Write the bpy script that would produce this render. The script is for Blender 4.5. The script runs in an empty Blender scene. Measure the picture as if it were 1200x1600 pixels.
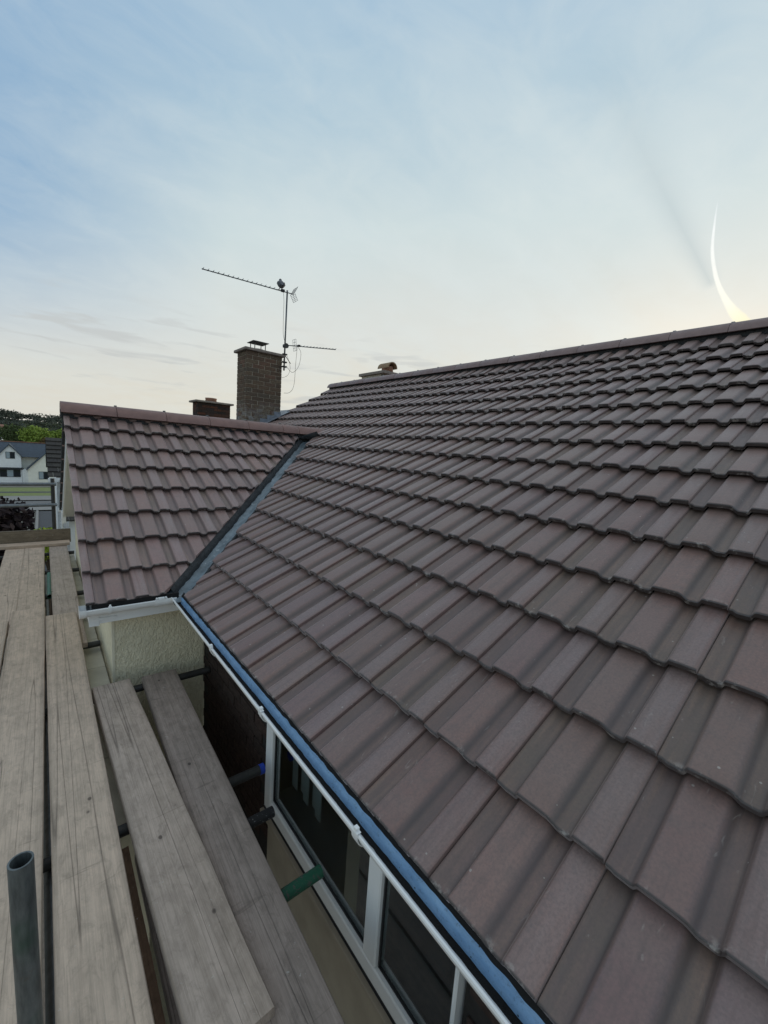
import bpy, bmesh, math, random
from math import sin, cos, radians, pi, sqrt, atan2
from mathutils import Vector, Matrix, noise
random.seed(7)
R = random.Random(11)
scene = bpy.context.scene
C = scene.collection

# ------------------------------------------------------------------ camera
F_PX, YAW, PITCH, ROLL = 650.58, 0.69519, -0.141255, 0.0706487
CAM = Vector((-0.716835, -3.016373, 1.048348))
fw = Vector((sin(YAW)*cos(PITCH), cos(YAW)*cos(PITCH), sin(PITCH)))
rt0 = Vector((cos(YAW), -sin(YAW), 0)); up0 = rt0.cross(fw)
rt = rt0*cos(ROLL)+up0*sin(ROLL); up = -rt0*sin(ROLL)+up0*cos(ROLL)
cd = bpy.data.cameras.new('camera'); cam = bpy.data.objects.new('camera', cd); C.objects.link(cam)
cam.matrix_world = Matrix(((rt.x, up.x, -fw.x, CAM.x), (rt.y, up.y, -fw.y, CAM.y), (rt.z, up.z, -fw.z, CAM.z), (0, 0, 0, 1)))
cd.sensor_fit = 'VERTICAL'; cd.sensor_height = 24; cd.lens = 24*F_PX/1600
cd.clip_start = 0.02; cd.clip_end = 12000
scene.camera = cam
scene.render.resolution_x = 768; scene.render.resolution_y = 1024
def project(P):
    d = Vector(P)-CAM; z = d.dot(fw)
    if z < .05: return None
    return (600+F_PX*d.dot(rt)/z, 800-F_PX*d.dot(up)/z, z)

# ------------------------------------------------------------------ node helper
class N:
    def __init__(s, nt): s.nt = nt; nt.nodes.clear()
    def __call__(s, t, **k):
        n = s.nt.nodes.new(t)
        ins = k.pop('i', {})
        for a, b in k.items(): setattr(n, a, b)
        for a, b in ins.items():
            if isinstance(b, bpy.types.NodeSocket): s.nt.links.new(b, n.inputs[a])
            else: n.inputs[a].default_value = b
        return n
    def m(s, op, a, b=None, c=None, clamp=False):
        i = {0: a}
        if b is not None: i[1] = b
        if c is not None: i[2] = c
        return s('ShaderNodeMath', operation=op, use_clamp=clamp, i=i).outputs[0]
    def mix(s, f, a, b, mode='MIX'):
        n = s('ShaderNodeMix', data_type='RGBA', blend_type=mode)
        for k, v in ((0, f), (6, a), (7, b)):
            if isinstance(v, bpy.types.NodeSocket): s.nt.links.new(v, n.inputs[k])
            else: n.inputs[k].default_value = (v if k == 0 else (tuple(v)+(1,))[:4])
        return n.outputs[2]
    def ramp(s, f, pts, interp='LINEAR'):
        n = s('ShaderNodeValToRGB', i={0: f}); r = n.color_ramp; r.interpolation = interp
        while len(r.elements) < len(pts): r.elements.new(.5)
        for e, (p, c) in zip(r.elements, pts):
            e.position = p; e.color = (c, c, c, 1) if isinstance(c, (int, float)) else tuple(c)+(1,)
        return n.outputs[0]
    def noise(s, v, scale, det=4, rough=.55, dist=0):
        return s('ShaderNodeTexNoise', i={'Vector': v, 'Scale': scale, 'Detail': det, 'Roughness': rough, 'Distortion': dist}).outputs[0]

# ------------------------------------------------------------------ world: dusk sky
SUN_DIR = Vector((0.925, 0.22, 0.13)).normalized()
SUN_EL = math.asin(SUN_DIR.z); SUN_AZ = atan2(SUN_DIR.x, SUN_DIR.y)
w = bpy.data.worlds.new('World'); scene.world = w; w.use_nodes = True
n = N(w.node_tree)
geo = n('ShaderNodeNewGeometry'); D = n('ShaderNodeVectorMath', operation='SCALE', i={0: geo.outputs['Incoming'], 'Scale': -1.0}).outputs[0]
D = n('ShaderNodeTexCoord').outputs['Generated']
def dot(a, b): return n('ShaderNodeVectorMath', operation='DOT_PRODUCT', i={0: a, 1: b}).outputs['Value']
sep = n('ShaderNodeSeparateXYZ', i={0: D})
z = sep.outputs[2]
glow = dot(D, tuple(SUN_DIR))
gm = n.m('MULTIPLY', n.m('ADD', glow, 1.0), 0.5)                      # 0 opposite .. 1 at the sun
soft = n.noise(n('ShaderNodeVectorMath', operation='MULTIPLY', i={0: D, 1: (1.6, 1.6, 3.2)}).outputs[0], 1.5, 4, .5, .5)
s1 = n.m('ADD', z, n.m('MULTIPLY', n.m('SUBTRACT', 0.78, gm), 0.30))
s1 = n.m('ADD', s1, n.m('MULTIPLY', n.m('SUBTRACT', soft, .5), 0.10))
sky = n.ramp(s1, [(0.0, (.63, .595, .51)), (0.13, (.615, .60, .54)), (0.21, (.62, .625, .585)), (0.40, (.53, .615, .625)), (0.56, (.37, .50, .59)), (0.68, (.31, .45, .585)), (1.0, (.46, .49, .52))])
# the deepest blue lies at right angles to the sun
side_ = n.m('SUBTRACT', 1.0, n.m('MULTIPLY', n.m('ABSOLUTE', n.m('SUBTRACT', gm, .54)), 4.4), clamp=True)
side_ = n.m('MULTIPLY', n.m('MULTIPLY', side_, n.ramp(z, [(.10, 0.0), (.34, 1.0), (.66, .95), (.86, 0.0)])), 1.15, clamp=True)
sky = n.mix(side_, sky, (.155, .305, .505))
# warm light low near the sun, cooler grey low away from it
low = n.m('SUBTRACT', 1.0, n.m('MULTIPLY', z, 4.2), clamp=True)
warm = n.m('MULTIPLY', n.m('POWER', gm, 9.0), low, clamp=True)
sky = n.mix(n.m('MULTIPLY', warm, .8), sky, (.84, .77, .56))
cool = n.m('MULTIPLY', n.m('SUBTRACT', 1.0, n.m('MULTIPLY', gm, 1.35), clamp=True), low, clamp=True)
sky = n.mix(n.m('MULTIPLY', cool, .8), sky, (.58, .585, .57))
# high thin veils
Dv = n('ShaderNodeVectorMath', operation='DIVIDE', i={0: D, 1: n('ShaderNodeCombineXYZ', i={0: n.m('ADD', z, .25), 1: n.m('ADD', z, .25), 2: 1.0}).outputs[0]}).outputs[0]
v1 = n.noise(n('ShaderNodeMapping', i={'Vector': Dv, 'Rotation': (0, 0, .9), 'Scale': (.6, 1.7, 1)}).outputs[0], 1.7, 6, .52, .9)
veil = n.m('MULTIPLY', n.ramp(v1, [(.36, 0.0), (.78, 1.0)]), n.m('MULTIPLY', n.m('SUBTRACT', gm, .42, clamp=True), 1.0))
sky = n.mix(veil, sky, (.60, .67, .68))
v2 = n.noise(n('ShaderNodeMapping', i={'Vector': Dv, 'Rotation': (0, 0, -.5), 'Scale': (1, 1.3, 1)}).outputs[0], 5.5, 6, .6, .6)
mot = n.m('MULTIPLY', n.ramp(v2, [(.38, 0.0), (.66, 1.0)]), n.m('ADD', .04, n.m('MULTIPLY', gm, .22)))
sky = n.mix(mot, sky, (.64, .69, .68))
# small grey flecks of cloud low over the horizon
fl = n.noise(n('ShaderNodeVectorMath', operation='MULTIPLY', i={0: D, 1: (5.5, 5.5, 42)}).outputs[0], 1.35, 3, .5, .3)
band = n.m('MULTIPLY', n.ramp(z, [(.06, 0.0), (.105, 1.0), (.20, 1.0), (.27, 0.0)]), n.ramp(fl, [(.56, 0.0), (.67, 1.0)]))
sky = n.mix(n.m('MULTIPLY', band, .62), sky, (.47, .485, .48))
# the soft dusk shadow that the contrail throws through the hazy air
a = Vector((0.9135, 0.2485, 0.3220)); b = Vector((.7369, .3654, .5688)); nn = a.cross(b).normalized(); tt = (b-a); tt = (tt-nn*tt.dot(nn)).normalized()
dd = n.m('ABSOLUTE', dot(D, tuple(nn)))
al = n.m('SUBTRACT', dot(D, tuple(tt)), a.dot(tt))
wid = n.m('ADD', .022, n.m('MULTIPLY', al, .16))
sh = n.m('SUBTRACT', 1.0, n.m('DIVIDE', dd, wid), clamp=True)
sh = n.m('MULTIPLY', n.m('MULTIPLY', sh, sh), n.ramp(al, [(0.0, 0.0), (.01, 1.0), (.14, .8), (.42, 0.0)]))
sh = n.m('MULTIPLY', sh, n.m('GREATER_THAN', dot(D, tuple(a)), 0.5))
sky = n.mix(n.m('MULTIPLY', sh, .62), sky, (.39, .47, .50))
nish = n('ShaderNodeTexSky', sky_type='NISHITA', sun_disc=False, sun_elevation=SUN_EL, sun_rotation=SUN_AZ, air_density=1.0, dust_density=1.5)
bgN = n('ShaderNodeBackground', i={0: nish.outputs[0], 1: 0.07})
# below the horizon: dim ground colour
sky = n.mix(n.ramp(n.m('ADD', z, .5), [(.46, 1.0), (.5, 0.0)]), sky, (.10, .11, .09))
bgC = n('ShaderNodeBackground', i={0: sky, 1: 1.0})
mx = n('ShaderNodeMixShader', i={0: .90, 1: bgN.outputs[0], 2: bgC.outputs[0]})
n('ShaderNodeOutputWorld', i={0: mx.outputs[0]})
sd = bpy.data.lights.new('sun', 'SUN'); sd.energy = 0.5; sd.angle = radians(12); sd.color = (1, .86, .68)
so = bpy.data.objects.new('sun', sd); C.objects.link(so); so.rotation_euler = SUN_DIR.to_track_quat('Z', 'Y').to_euler(); so.location = (20, 5, 20)
scene.view_settings.view_transform = 'Standard'; scene.view_settings.look = 'None'
scene.view_settings.gamma = 1; scene.view_settings.exposure = 0.32; scene.view_settings.use_curve_mapping = False

# ------------------------------------------------------------------ mesh helpers
def mesh(name, vs, fs, uvs=None):
    me = bpy.data.meshes.new(name); me.from_pydata([tuple(v) for v in vs], [], fs); me.update(); return me
class MB:
    def __init__(s): s.v = []; s.f = []
    def add(s, vs, fs):
        o = len(s.v); s.v += [Vector(v) for v in vs]; s.f += [tuple(i+o for i in f) for f in fs]
    def box(s, x0, x1, y0, y1, z0, z1, M=None):
        vs = [Vector((x, y, z)) for z in (z0, z1) for y in (y0, y1) for x in (x0, x1)]
        if M: vs = [M @ v for v in vs]
        s.add(vs, [(0, 2, 3, 1), (4, 5, 7, 6), (0, 1, 5, 4), (1, 3, 7, 5), (3, 2, 6, 7), (2, 0, 4, 6)])
    def bbox(s, x0, x1, y0, y1, z0, z1, b=.004, M=None):
        bm = bmesh.new()
        vs = [bm.verts.new((x, y, z)) for z in (z0, z1) for y in (y0, y1) for x in (x0, x1)]
        for f in [(0, 2, 3, 1), (4, 5, 7, 6), (0, 1, 5, 4), (1, 3, 7, 5), (3, 2, 6, 7), (2, 0, 4, 6)]: bm.faces.new([vs[i] for i in f])
        bmesh.ops.bevel(bm, geom=bm.edges[:], offset=b, segments=1, affect='EDGES')
        bm.verts.index_update()
        s.add([(M @ v.co if M else v.co.copy()) for v in bm.verts], [tuple(v.index for v in f.verts) for f in bm.faces]); bm.free()
    def tube(s, pts, r, seg=10, cap=True, ri=None):
        pts = [Vector(p) for p in pts]; rr = r if isinstance(r, (list, tuple)) else [r]*len(pts)
        o = len(s.v); prev = None
        for k, p in enumerate(pts):
            t = (pts[min(k+1, len(pts)-1)]-pts[max(k-1, 0)]).normalized()
            if prev is None:
                a = Vector((0, 0, 1)) if abs(t.z) < .9 else Vector((1, 0, 0)); u = t.cross(a).normalized()
            else: u = (prev-t*prev.dot(t)).normalized()
            prev = u; v = t.cross(u)
            for j in range(seg):
                an = 2*pi*j/seg; s.v.append(p+(u*cos(an)+v*sin(an))*rr[k])
        for k in range(len(pts)-1):
            for j in range(seg):
                a = o+k*seg+j; b = o+k*seg+(j+1) % seg; s.f.append((a, b, b+seg, a+seg))
        if cap:
            s.f.append(tuple(o+j for j in reversed(range(seg)))); e = o+(len(pts)-1)*seg; s.f.append(tuple(e+j for j in range(seg)))
    def hollow(s, p0, p1, r, t=.004, seg=20):
        """open scaffold tube"""
        p0 = Vector(p0); p1 = Vector(p1); d = (p1-p0).normalized(); q = p1-d*.25
        s.tube([p0, p1], r, seg, cap=False); o = len(s.v); s.tube([p1, q], r-t, seg, cap=False)
        a = o-seg
        # rim: match by nearest
        outer = s.v[o-seg:o]; inner = s.v[o:o+seg]
        idx = [min(range(seg), key=lambda k: (inner[k]-outer[j]).length) for j in range(seg)]
        for j in range(seg):
            j2 = (j+1) % seg
            s.f.append((a+j, a+j2, o+idx[j2], o+idx[j]))
    def build(s, name, m, parent=None, smooth=False, world=True):
        me = mesh(name, s.v, s.f); 
        if smooth:
            for p in me.polygons: p.use_smooth = True
        return link(name, me, m, parent)
def link(name, me, m=None, parent=None, M=None):
    if m is not None and not me.materials: me.materials.append(m)
    o = bpy.data.objects.new(name, me); C.objects.link(o)
    if parent is not None: attach(o, parent)
    if M is not None: o.matrix_basis = M
    return o
POS = {}
def attach(o, parent):
    """child keeps world-space vertex coordinates although the parent sits at its base"""
    o.parent = parent
    o.matrix_parent_inverse = Matrix.Translation(-POS.get(parent.name, Vector((0, 0, 0))))
def thing(name, label, cat, loc=(0, 0, 0), group=None):
    o = bpy.data.objects.new(name, None); C.objects.link(o); o.location = loc; o.empty_display_size = .2
    POS[o.name] = Vector(loc); tag(o, label, cat, group); return o
def tag(o, label, cat, group=None):
    o['label'] = label; o['category'] = cat
    if group: o['group'] = group
    return o
def smooth_by_angle(me, ang=35):
    for p in me.polygons: p.use_smooth = True
    try: me.set_sharp_from_angle(angle=radians(ang))
    except Exception: pass

# ------------------------------------------------------------------ materials
def mat(name):
    m = bpy.data.materials.new(name); m.use_nodes = True; return m, N(m.node_tree)
def finish(n, col, rough=.7, bump=None, bs=.3, bd=.005, **k):
    p = n('ShaderNodeBsdfPrincipled', i={'Base Color': (tuple(col)+(1,))[:4] if isinstance(col, tuple) else col, 'Roughness': rough})
    for a, b in k.items():
        a = a.replace('_', ' ')
        if isinstance(b, bpy.types.NodeSocket): n.nt.links.new(b, p.inputs[a])
        else: p.inputs[a].default_value = b
    if bump is not None:
        bn = n('ShaderNodeBump', i={'Height': bump, 'Strength': bs, 'Distance': bd}); n.nt.links.new(bn.outputs[0], p.inputs['Normal'])
    n('ShaderNodeOutputMaterial', i={0: p.outputs[0]}); return p
def simple(name, col, rough=.6, var=.15, scale=6, bs=.15, bd=.004, **k):
    m, n = mat(name); co = n('ShaderNodeNewGeometry').outputs['Position']
    f = n.noise(co, scale, 5); f2 = n.noise(co, scale*9, 3)
    c = n.mix(n.ramp(f, [(.3, 0.0), (.7, 1.0)]), tuple(x*(1-var) for x in col), tuple(min(1, x*(1+var)) for x in col))
    c = n.mix(n.m('MULTIPLY', f2, var), c, tuple(x*.6 for x in col))
    finish(n, c, rough, f2, bs, bd, **k); return m

def tile_mat(name, tone=(1, 1, 1), lum=1.0):
    m, n = mat(name)
    uv = n('ShaderNodeUVMap', uv_map='tile').outputs[0]
    sp = n('ShaderNodeSeparateXYZ', i={0: uv}); U, V = sp.outputs[0], sp.outputs[1]
    rnd = n.m('FRACT', n.m('ADD', n('ShaderNodeObjectInfo').outputs['Random'], n('ShaderNodeAttribute', attribute_name='rnd').outputs['Fac']))
    pos = n('ShaderNodeNewGeometry').outputs['Position']
    big = n.noise(pos, 1.1, 3); med = n.noise(pos, 9, 5, .6); fine = n.noise(pos, 140, 4, .7); mott = n.noise(pos, 34, 4, .6)
    A = tuple(x*y*lum for x, y in zip((.215, .128, .112), tone)); B = tuple(x*y*lum for x, y in zip((.32, .205, .178), tone))
    c = n.mix(rnd, A, B)
    r3 = n.m('FRACT', n.m('MULTIPLY', rnd, 13.7)); hue = n.ramp(r3, [(0.0, tuple(x*lum for x in (.275, .19, .17))), (.3, tuple(x*lum for x in (.25, .185, .135))), (.55, tuple(x*lum for x in (.245, .175, .18))), (.8, tuple(x*lum for x in (.30, .18, .135))), (1.0, tuple(x*lum for x in (.205, .14, .125)))])
    c = n.mix(.5, c, hue)
    c = n.mix(n.m('MULTIPLY', n.ramp(med, [(.35, 0.0), (.7, 1.0)]), .55), c, tuple(x*lum for x in (.30, .21, .18)))
    c = n.mix(n.m('MULTIPLY', n.ramp(mott, [(.3, 1.0), (.5, 0.0)]), .35), c, tuple(x*lum for x in (.15, .115, .105)))
    c = n.mix(n.m('MULTIPLY', n.ramp(big, [(.4, 0.0), (.65, 1.0)]), .3), c, tuple(x*lum for x in (.26, .19, .17)))
    # channel shade painted in together with grime, some with an olive tinge
    ch = n.ramp(U, [(0.0, 1.0), (.19, 1.0), (.245, 0.0), (.52, 0.0), (.57, 1.0), (.715, 1.0), (.765, 0.0), (1.0, 0.0)])
    rn2 = n.m('FRACT', n.m('MULTIPLY', rnd, 7.31))
    grime_shade = n.mix(n.m('GREATER_THAN', rn2, .62), tuple(x*lum for x in (.125, .095, .086)), tuple(x*lum for x in (.145, .12, .085)))
    c = n.mix(n.m('MULTIPLY', ch, n.m('MULTIPLY', n.ramp(med, [(.2, .4), (.8, 1.0)]), .70)), c, grime_shade)
    stv = n.noise(n('ShaderNodeCombineXYZ', i={0: n.m('MULTIPLY', U, 14), 1: n.m('MULTIPLY', V, .9), 2: n.m('MULTIPLY', rnd, 40)}).outputs[0], 1.0, 4, .6)
    c = n.mix(n.m('MULTIPLY', ch, n.m('MULTIPLY', n.ramp(stv, [(.5, 0.0), (.72, 1.0)]), .5)), c, tuple(x*lum for x in (.36, .23, .16)))
    c = n.mix(n.m('MULTIPLY', n.ramp(stv, [(.28, 1.0), (.48, 0.0)]), .35), c, tuple(x*lum for x in (.12, .09, .085)))
    # crease shading painted as a dark line where the flank meets the channel
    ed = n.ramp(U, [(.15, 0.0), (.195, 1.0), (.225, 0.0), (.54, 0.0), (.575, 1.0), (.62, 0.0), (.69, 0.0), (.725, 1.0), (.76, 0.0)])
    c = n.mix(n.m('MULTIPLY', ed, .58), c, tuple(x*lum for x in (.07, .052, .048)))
    rl = n.ramp(U, [(.74, 0.0), (.79, 1.0), (.96, 1.0), (.985, 0.0)]); c = n.mix(n.m('MULTIPLY', rl, n.m('MULTIPLY', n.ramp(stv, [(.3, .2), (.7, 1.0)]), .38)), c, tuple(x*lum for x in (.37, .31, .31)))  # sky sheen painted pale along the narrow raised strip
    # near-black nose: course shadow painted onto the tile's front edge
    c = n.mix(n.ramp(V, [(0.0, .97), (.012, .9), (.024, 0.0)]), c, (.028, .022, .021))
    # cement smears close to the tail
    tail = n.ramp(V, [(0.0, 1.0), (.075, 0.0)]); sm = n.noise(pos, 26, 5, .7)
    c = n.mix(n.m('MULTIPLY', tail, n.m('MULTIPLY', n.ramp(sm, [(.56, 0.0), (.66, 1.0)]), .6)), c, (.50, .46, .42))
    # scattered specks, scuffs
    vo = n('ShaderNodeTexVoronoi', i={'Vector': pos, 'Scale': 26.0}); vc = n('ShaderNodeSeparateXYZ', i={0: vo.outputs['Color']})
    spk = n.m('MULTIPLY', n.m('LESS_THAN', vo.outputs['Distance'], n.m('MULTIPLY', vc.outputs[1], .10)), n.m('GREATER_THAN', vc.outputs[0], .72))
    c = n.mix(n.m('MULTIPLY', spk, .6), c, (.52, .49, .44))
    wv = n('ShaderNodeMapping', i={'Vector': pos, 'Rotation': (.4, .2, .7), 'Scale': (4, 46, 30)}).outputs[0]
    scr = n.ramp(n.noise(wv, 1.0, 2, .5, 1.5), [(.70, 0.0), (.76, 1.0)])
    c = n.mix(n.m('MULTIPLY', scr, .30), c, (.46, .41, .37))
    c = n.mix(n.m('MULTIPLY', n.ramp(fine, [(.35, 1.0), (.6, 0.0)]), .38), c, tuple(x*lum for x in (.11, .085, .08)))
    hgt = n.m('ADD', n.m('MULTIPLY', fine, .5), n.m('ADD', n.m('MULTIPLY', mott, .8), n.m('MULTIPLY', med, 1.0)))
    finish(n, c, n.m('ADD', .40, n.m('MULTIPLY', med, .22)), hgt, .30, .003, Specular_IOR_Level=.8, Sheen_Weight=.6, Sheen_Roughness=.35, Sheen_Tint=(1, .86, .84, 1))
    return m
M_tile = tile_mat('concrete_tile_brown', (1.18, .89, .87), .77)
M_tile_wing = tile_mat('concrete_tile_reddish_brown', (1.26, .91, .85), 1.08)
M_ridge = simple('ridge_tile_brown', (.25, .142, .120), .5, .16, 14, .25, .003)
M_ridge_m = simple('ridge_tile_plum', (.24, .165, .155), .5, .16, 14, .25, .003)

def wood_mat(name, base, dark, seed):
    m, n = mat(name); tc = n('ShaderNodeTexCoord').outputs['Object']
    off = n('ShaderNodeVectorMath', operation='ADD', i={0: tc, 1: n('ShaderNodeCombineXYZ', i={0: n.m('MULTIPLY', n('ShaderNodeObjectInfo').outputs['Random'], 13), 1: seed, 2: 0.0}).outputs[0]}).outputs[0]
    st = n('ShaderNodeMapping', i={'Vector': off, 'Scale': (46, 1.1, 30)}).outputs[0]
    g = n.noise(st, 1.0, 6, .6, .25)
    st2 = n('ShaderNodeMapping', i={'Vector': off, 'Scale': (190, 6, 90)}).outputs[0]; g2 = n.noise(st2, 1, 3, .6)
    bl = n.noise(off, 4.1, 6, .7); bl2 = n.noise(n('ShaderNodeMapping', i={'Vector': off, 'Scale': (12, 5, 5)}).outputs[0], 1, 4, .6)
    c = n.mix(n.ramp(g, [(.3, 0.0), (.72, 1.0)]), dark, base)
    c = n.mix(n.m('MULTIPLY', n.ramp(bl, [(.38, 0.0), (.65, 1.0)]), .5), c, tuple(x*1.15 for x in base))
    c = n.mix(n.m('MULTIPLY', n.ramp(bl2, [(.28, 1.0), (.5, 0.0)]), .38), c, tuple(x*.55 for x in dark))
    bl3 = n.noise(n('ShaderNodeMapping', i={'Vector': off, 'Rotation': (0, 0, .5), 'Scale': (26, 14, 10)}).outputs[0], 1, 6, .75, .8); c = n.mix(n.m('MULTIPLY', n.ramp(bl3, [(.34, 1.0), (.5, 0.0)]), .5), c, tuple(x*.7 for x in dark)); c = n.mix(n.m('MULTIPLY', n.ramp(bl3, [(.56, 0.0), (.72, 1.0)]), .35), c, tuple(min(1, x*1.25) for x in base))
    c = n.mix(n.m('MULTIPLY', n.ramp(g2, [(.3, 1.0), (.55, 0.0)]), .36), c, tuple(x*.6 for x in dark))
    # long cracks
    cr = n.noise(n('ShaderNodeMapping', i={'Vector': off, 'Scale': (11, .13, 8)}).outputs[0], 1, 1, .3, .05)
    crk = n.ramp(n.m('ABSOLUTE', n.m('SUBTRACT', cr, .5)), [(0.0, 1.0), (.0025, .5), (.0045, 0.0)])
    c = n.mix(n.m('MULTIPLY', crk, .55), c, (.06, .05, .042))
    # cross saw marks and stains
    sx = n.noise(n('ShaderNodeMapping', i={'Vector': off, 'Rotation': (0, 0, .25), 'Scale': (2.5, 34, 5)}).outputs[0], 1, 3, .6, 1.0)
    c = n.mix(n.m('MULTIPLY', n.ramp(sx, [(.66, 0.0), (.72, 1.0)]), .35), c, tuple(x*.5 for x in dark))
    # knots, nail heads
    vo = n('ShaderNodeTexVoronoi', i={'Vector': n('ShaderNodeMapping', i={'Vector': off, 'Scale': (9.5, 6.5, .1)}).outputs[0], 'Scale': 1.0}); vs = n('ShaderNodeSeparateXYZ', i={0: vo.outputs['Color']})
    kn = n.m('MULTIPLY', n.ramp(vo.outputs['Distance'], [(.05, 1.0), (.085, 0.0)]), n.m('GREATER_THAN', vs.outputs[0], .62))
    c = n.mix(n.m('MULTIPLY', kn, .8), c, (.04, .033, .03))
    halo = n.m('MULTIPLY', n.ramp(vo.outputs['Distance'], [(.05, 1.0), (.24, 0.0)]), n.m('GREATER_THAN', vs.outputs[0], .62))
    c = n.mix(n.m('MULTIPLY', halo, .28), c, tuple(x*.6 for x in dark))
    ex = n.m('ABSOLUTE', n('ShaderNodeSeparateXYZ', i={0: tc}).outputs[0]); c = n.mix(n.m('MULTIPLY', n.ramp(n.m('ADD', ex, n.m('MULTIPLY', n.m('SUBTRACT', bl, .5), .05)), [(.085, 0.0), (.108, 1.0)]), .45), c, tuple(x*.55 for x in dark))
    spl = n.noise(off, 38, 4, .8); c = n.mix(n.m('MULTIPLY', n.ramp(spl, [(.66, 0.0), (.70, 1.0)]), .55), c, (.62, .60, .55))
    h = n.m('SUBTRACT', n.m('ADD', g, n.m('MULTIPLY', g2, .6)), n.m('ADD', n.m('MULTIPLY', crk, 1.0), n.m('MULTIPLY', kn, .8)))
    finish(n, c, .82, h, .55, .003, Specular_IOR_Level=.25); return m
M_wood = wood_mat('weathered_board', (.67, .52, .40), (.47, .375, .29), 0.0)
M_wood2 = wood_mat('grey_board', (.56, .455, .38), (.39, .315, .255), 5.0)
M_wood3 = wood_mat('dark_grey_board', (.42, .345, .30), (.26, .215, .185), 9.0)
M_woodb = wood_mat('brown_board', (.22, .14, .09), (.11, .07, .045), 3.0)
M_toe = wood_mat('toe_board_wood', (.26, .21, .15), (.15, .12, .085), 7.0)

def render_mat(name, col, amp):
    m, n = mat(name); pos = n('ShaderNodeNewGeometry').outputs['Position']
    sp = n('ShaderNodeMapping', i={'Vector': pos, 'Rotation': (0, .35, 0), 'Scale': (1, 1, .55)}).outputs[0]
    f = n.noise(sp, 62, 3, .5, .8); d = n.noise(pos, 3, 5, .6); g = n.noise(pos, 130, 3)
    c = n.mix(n.ramp(d, [(.35, 0.0), (.7, 1.0)]), tuple(x*.82 for x in col), col)
    c = n.mix(n.m('MULTIPLY', n.ramp(f, [(.33, 1.0), (.52, 0.0)]), .30), c, tuple(x*.62 for x in (col[0], col[1]*.96, col[2]*.8)))
    h = n.m('ADD', n.ramp(f, [(.38, 0.0), (.58, 1.0)]), n.m('MULTIPLY', g, .15))
    finish(n, c, .85, h, amp, .010, Specular_IOR_Level=.2); return m
M_render = render_mat('textured_cream_render', (.88, .81, .60), .55)
M_render_s = simple('cream_render_smooth', (.74, .69, .53), .85, .12, 4, .2, .004)
M_beige = simple('beige_wall_render', (.36, .31, .24), .85, .15, 5, .3, .004)
M_coping = simple('pale_coping', (.66, .63, .52), .8, .15, 6, .2, .003)
M_upvc = simple('white_upvc', (.86, .87, .86), .28, .03, 8, .03, .002)
def upvc_dirty():
    m, n = mat('white_upvc_streaked'); pos = n('ShaderNodeNewGeometry').outputs['Position']
    f = n.noise(pos, 60, 4, .7)
    c = n.mix(n.ramp(f, [(.55, 0.0), (.75, .5)]), (.60, .66, .72), (.2, .22, .25)); finish(n, c, .35); return m
M_upvc_in = upvc_dirty()
def tray_mat():
    m, n = mat('blue_eaves_tray'); pos = n('ShaderNodeNewGeometry').outputs['Position']
    f = n.noise(n('ShaderNodeMapping', i={'Vector': pos, 'Scale': (1, .25, 1)}).outputs[0], 40, 5, .7); s = n.noise(pos, 75, 4, .8)
    vo = n('ShaderNodeTexVoronoi', i={'Vector': pos, 'Scale': 60.0}); vc = n('ShaderNodeSeparateXYZ', i={0: vo.outputs['Color']})
    c = n.mix(n.ramp(f, [(.3, 0.0), (.7, 1.0)]), (.14, .29, .50), (.28, .47, .69))
    c = n.mix(n.m('MULTIPLY', n.m('LESS_THAN', vo.outputs['Distance'], .12), n.m('GREATER_THAN', vc.outputs[0], .86)), c, (.03, .04, .06))
    c = n.mix(n.ramp(s, [(.56, 0.0), (.68, .65)]), c, (.09, .15, .24))
    finish(n, c, .38, f, .2, .003, Specular_IOR_Level=.6); return m
M_tray = tray_mat()
M_black = simple('gutter_grime_shade', (.014, .013, .012), .9, .4, 40, .8, .01)
M_felt = simple('black_underlay', (.012, .011, .011), .95, .3, 20)
M_mortar = simple('dark_mortar', (.055, .058, .062), .9, .35, 40, .9, .012)
def valley_mat():
    m, n = mat('valley_liner_grey'); pos = n('ShaderNodeNewGeometry').outputs['Position']
    f = n.noise(pos, 6, 5, .65, .6); g = n.noise(pos, 28, 5, .7)
    c = n.mix(n.ramp(f, [(.32, 0.0), (.68, 1.0)]), (.10, .125, .14), (.25, .31, .35))
    c = n.mix(n.ramp(g, [(.60, 0.0), (.70, .75)]), c, (.66, .72, .74))
    c = n.mix(n.ramp(g, [(.30, .7), (.42, 0.0)]), c, (.03, .035, .04))
    finish(n, c, .42, g, .4, .004, Specular_IOR_Level=.5); return m
M_valley = valley_mat()
M_lead = simple('lead_flashing', (.22, .24, .28), .42, .3, 12, .4, .004)
def brick_mat(name, cols, lum=1):
    m, n = mat(name); pos = n('ShaderNodeNewGeometry').outputs['Position']; r = n('ShaderNodeObjectInfo').outputs['Random']
    r = n.m('FRACT', n.m('ADD', r, n('ShaderNodeAttribute', attribute_name='rnd').outputs['Fac']))
    c = n.ramp(r, [(i/(len(cols)-1), tuple(x*lum for x in c)) for i, c in enumerate(cols)])
    f = n.noise(pos, 30, 5, .7); c = n.mix(n.ramp(f, [(.35, .7), (.62, 0.0)]), c, tuple(x*.5*lum for x in cols[0]))
    if name == 'sooty_brick':      # lime bloom washed over the foot of the stack
        zz_ = n('ShaderNodeSeparateXYZ', i={0: pos}); fo = n.ramp(n.m('SUBTRACT', zz_.outputs[2], 1.4), [(.0, 1.0), (.45, 0.0)])
        bl_ = n.ramp(n.noise(pos, 11, 5, .7), [(.44, 0.0), (.6, 1.0)]); c = n.mix(n.m('MULTIPLY', n.m('MULTIPLY', fo, bl_), .75), c, (.36, .37, .38))
    finish(n, c, .88, f, .6, .006, Specular_IOR_Level=.2); return m
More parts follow.
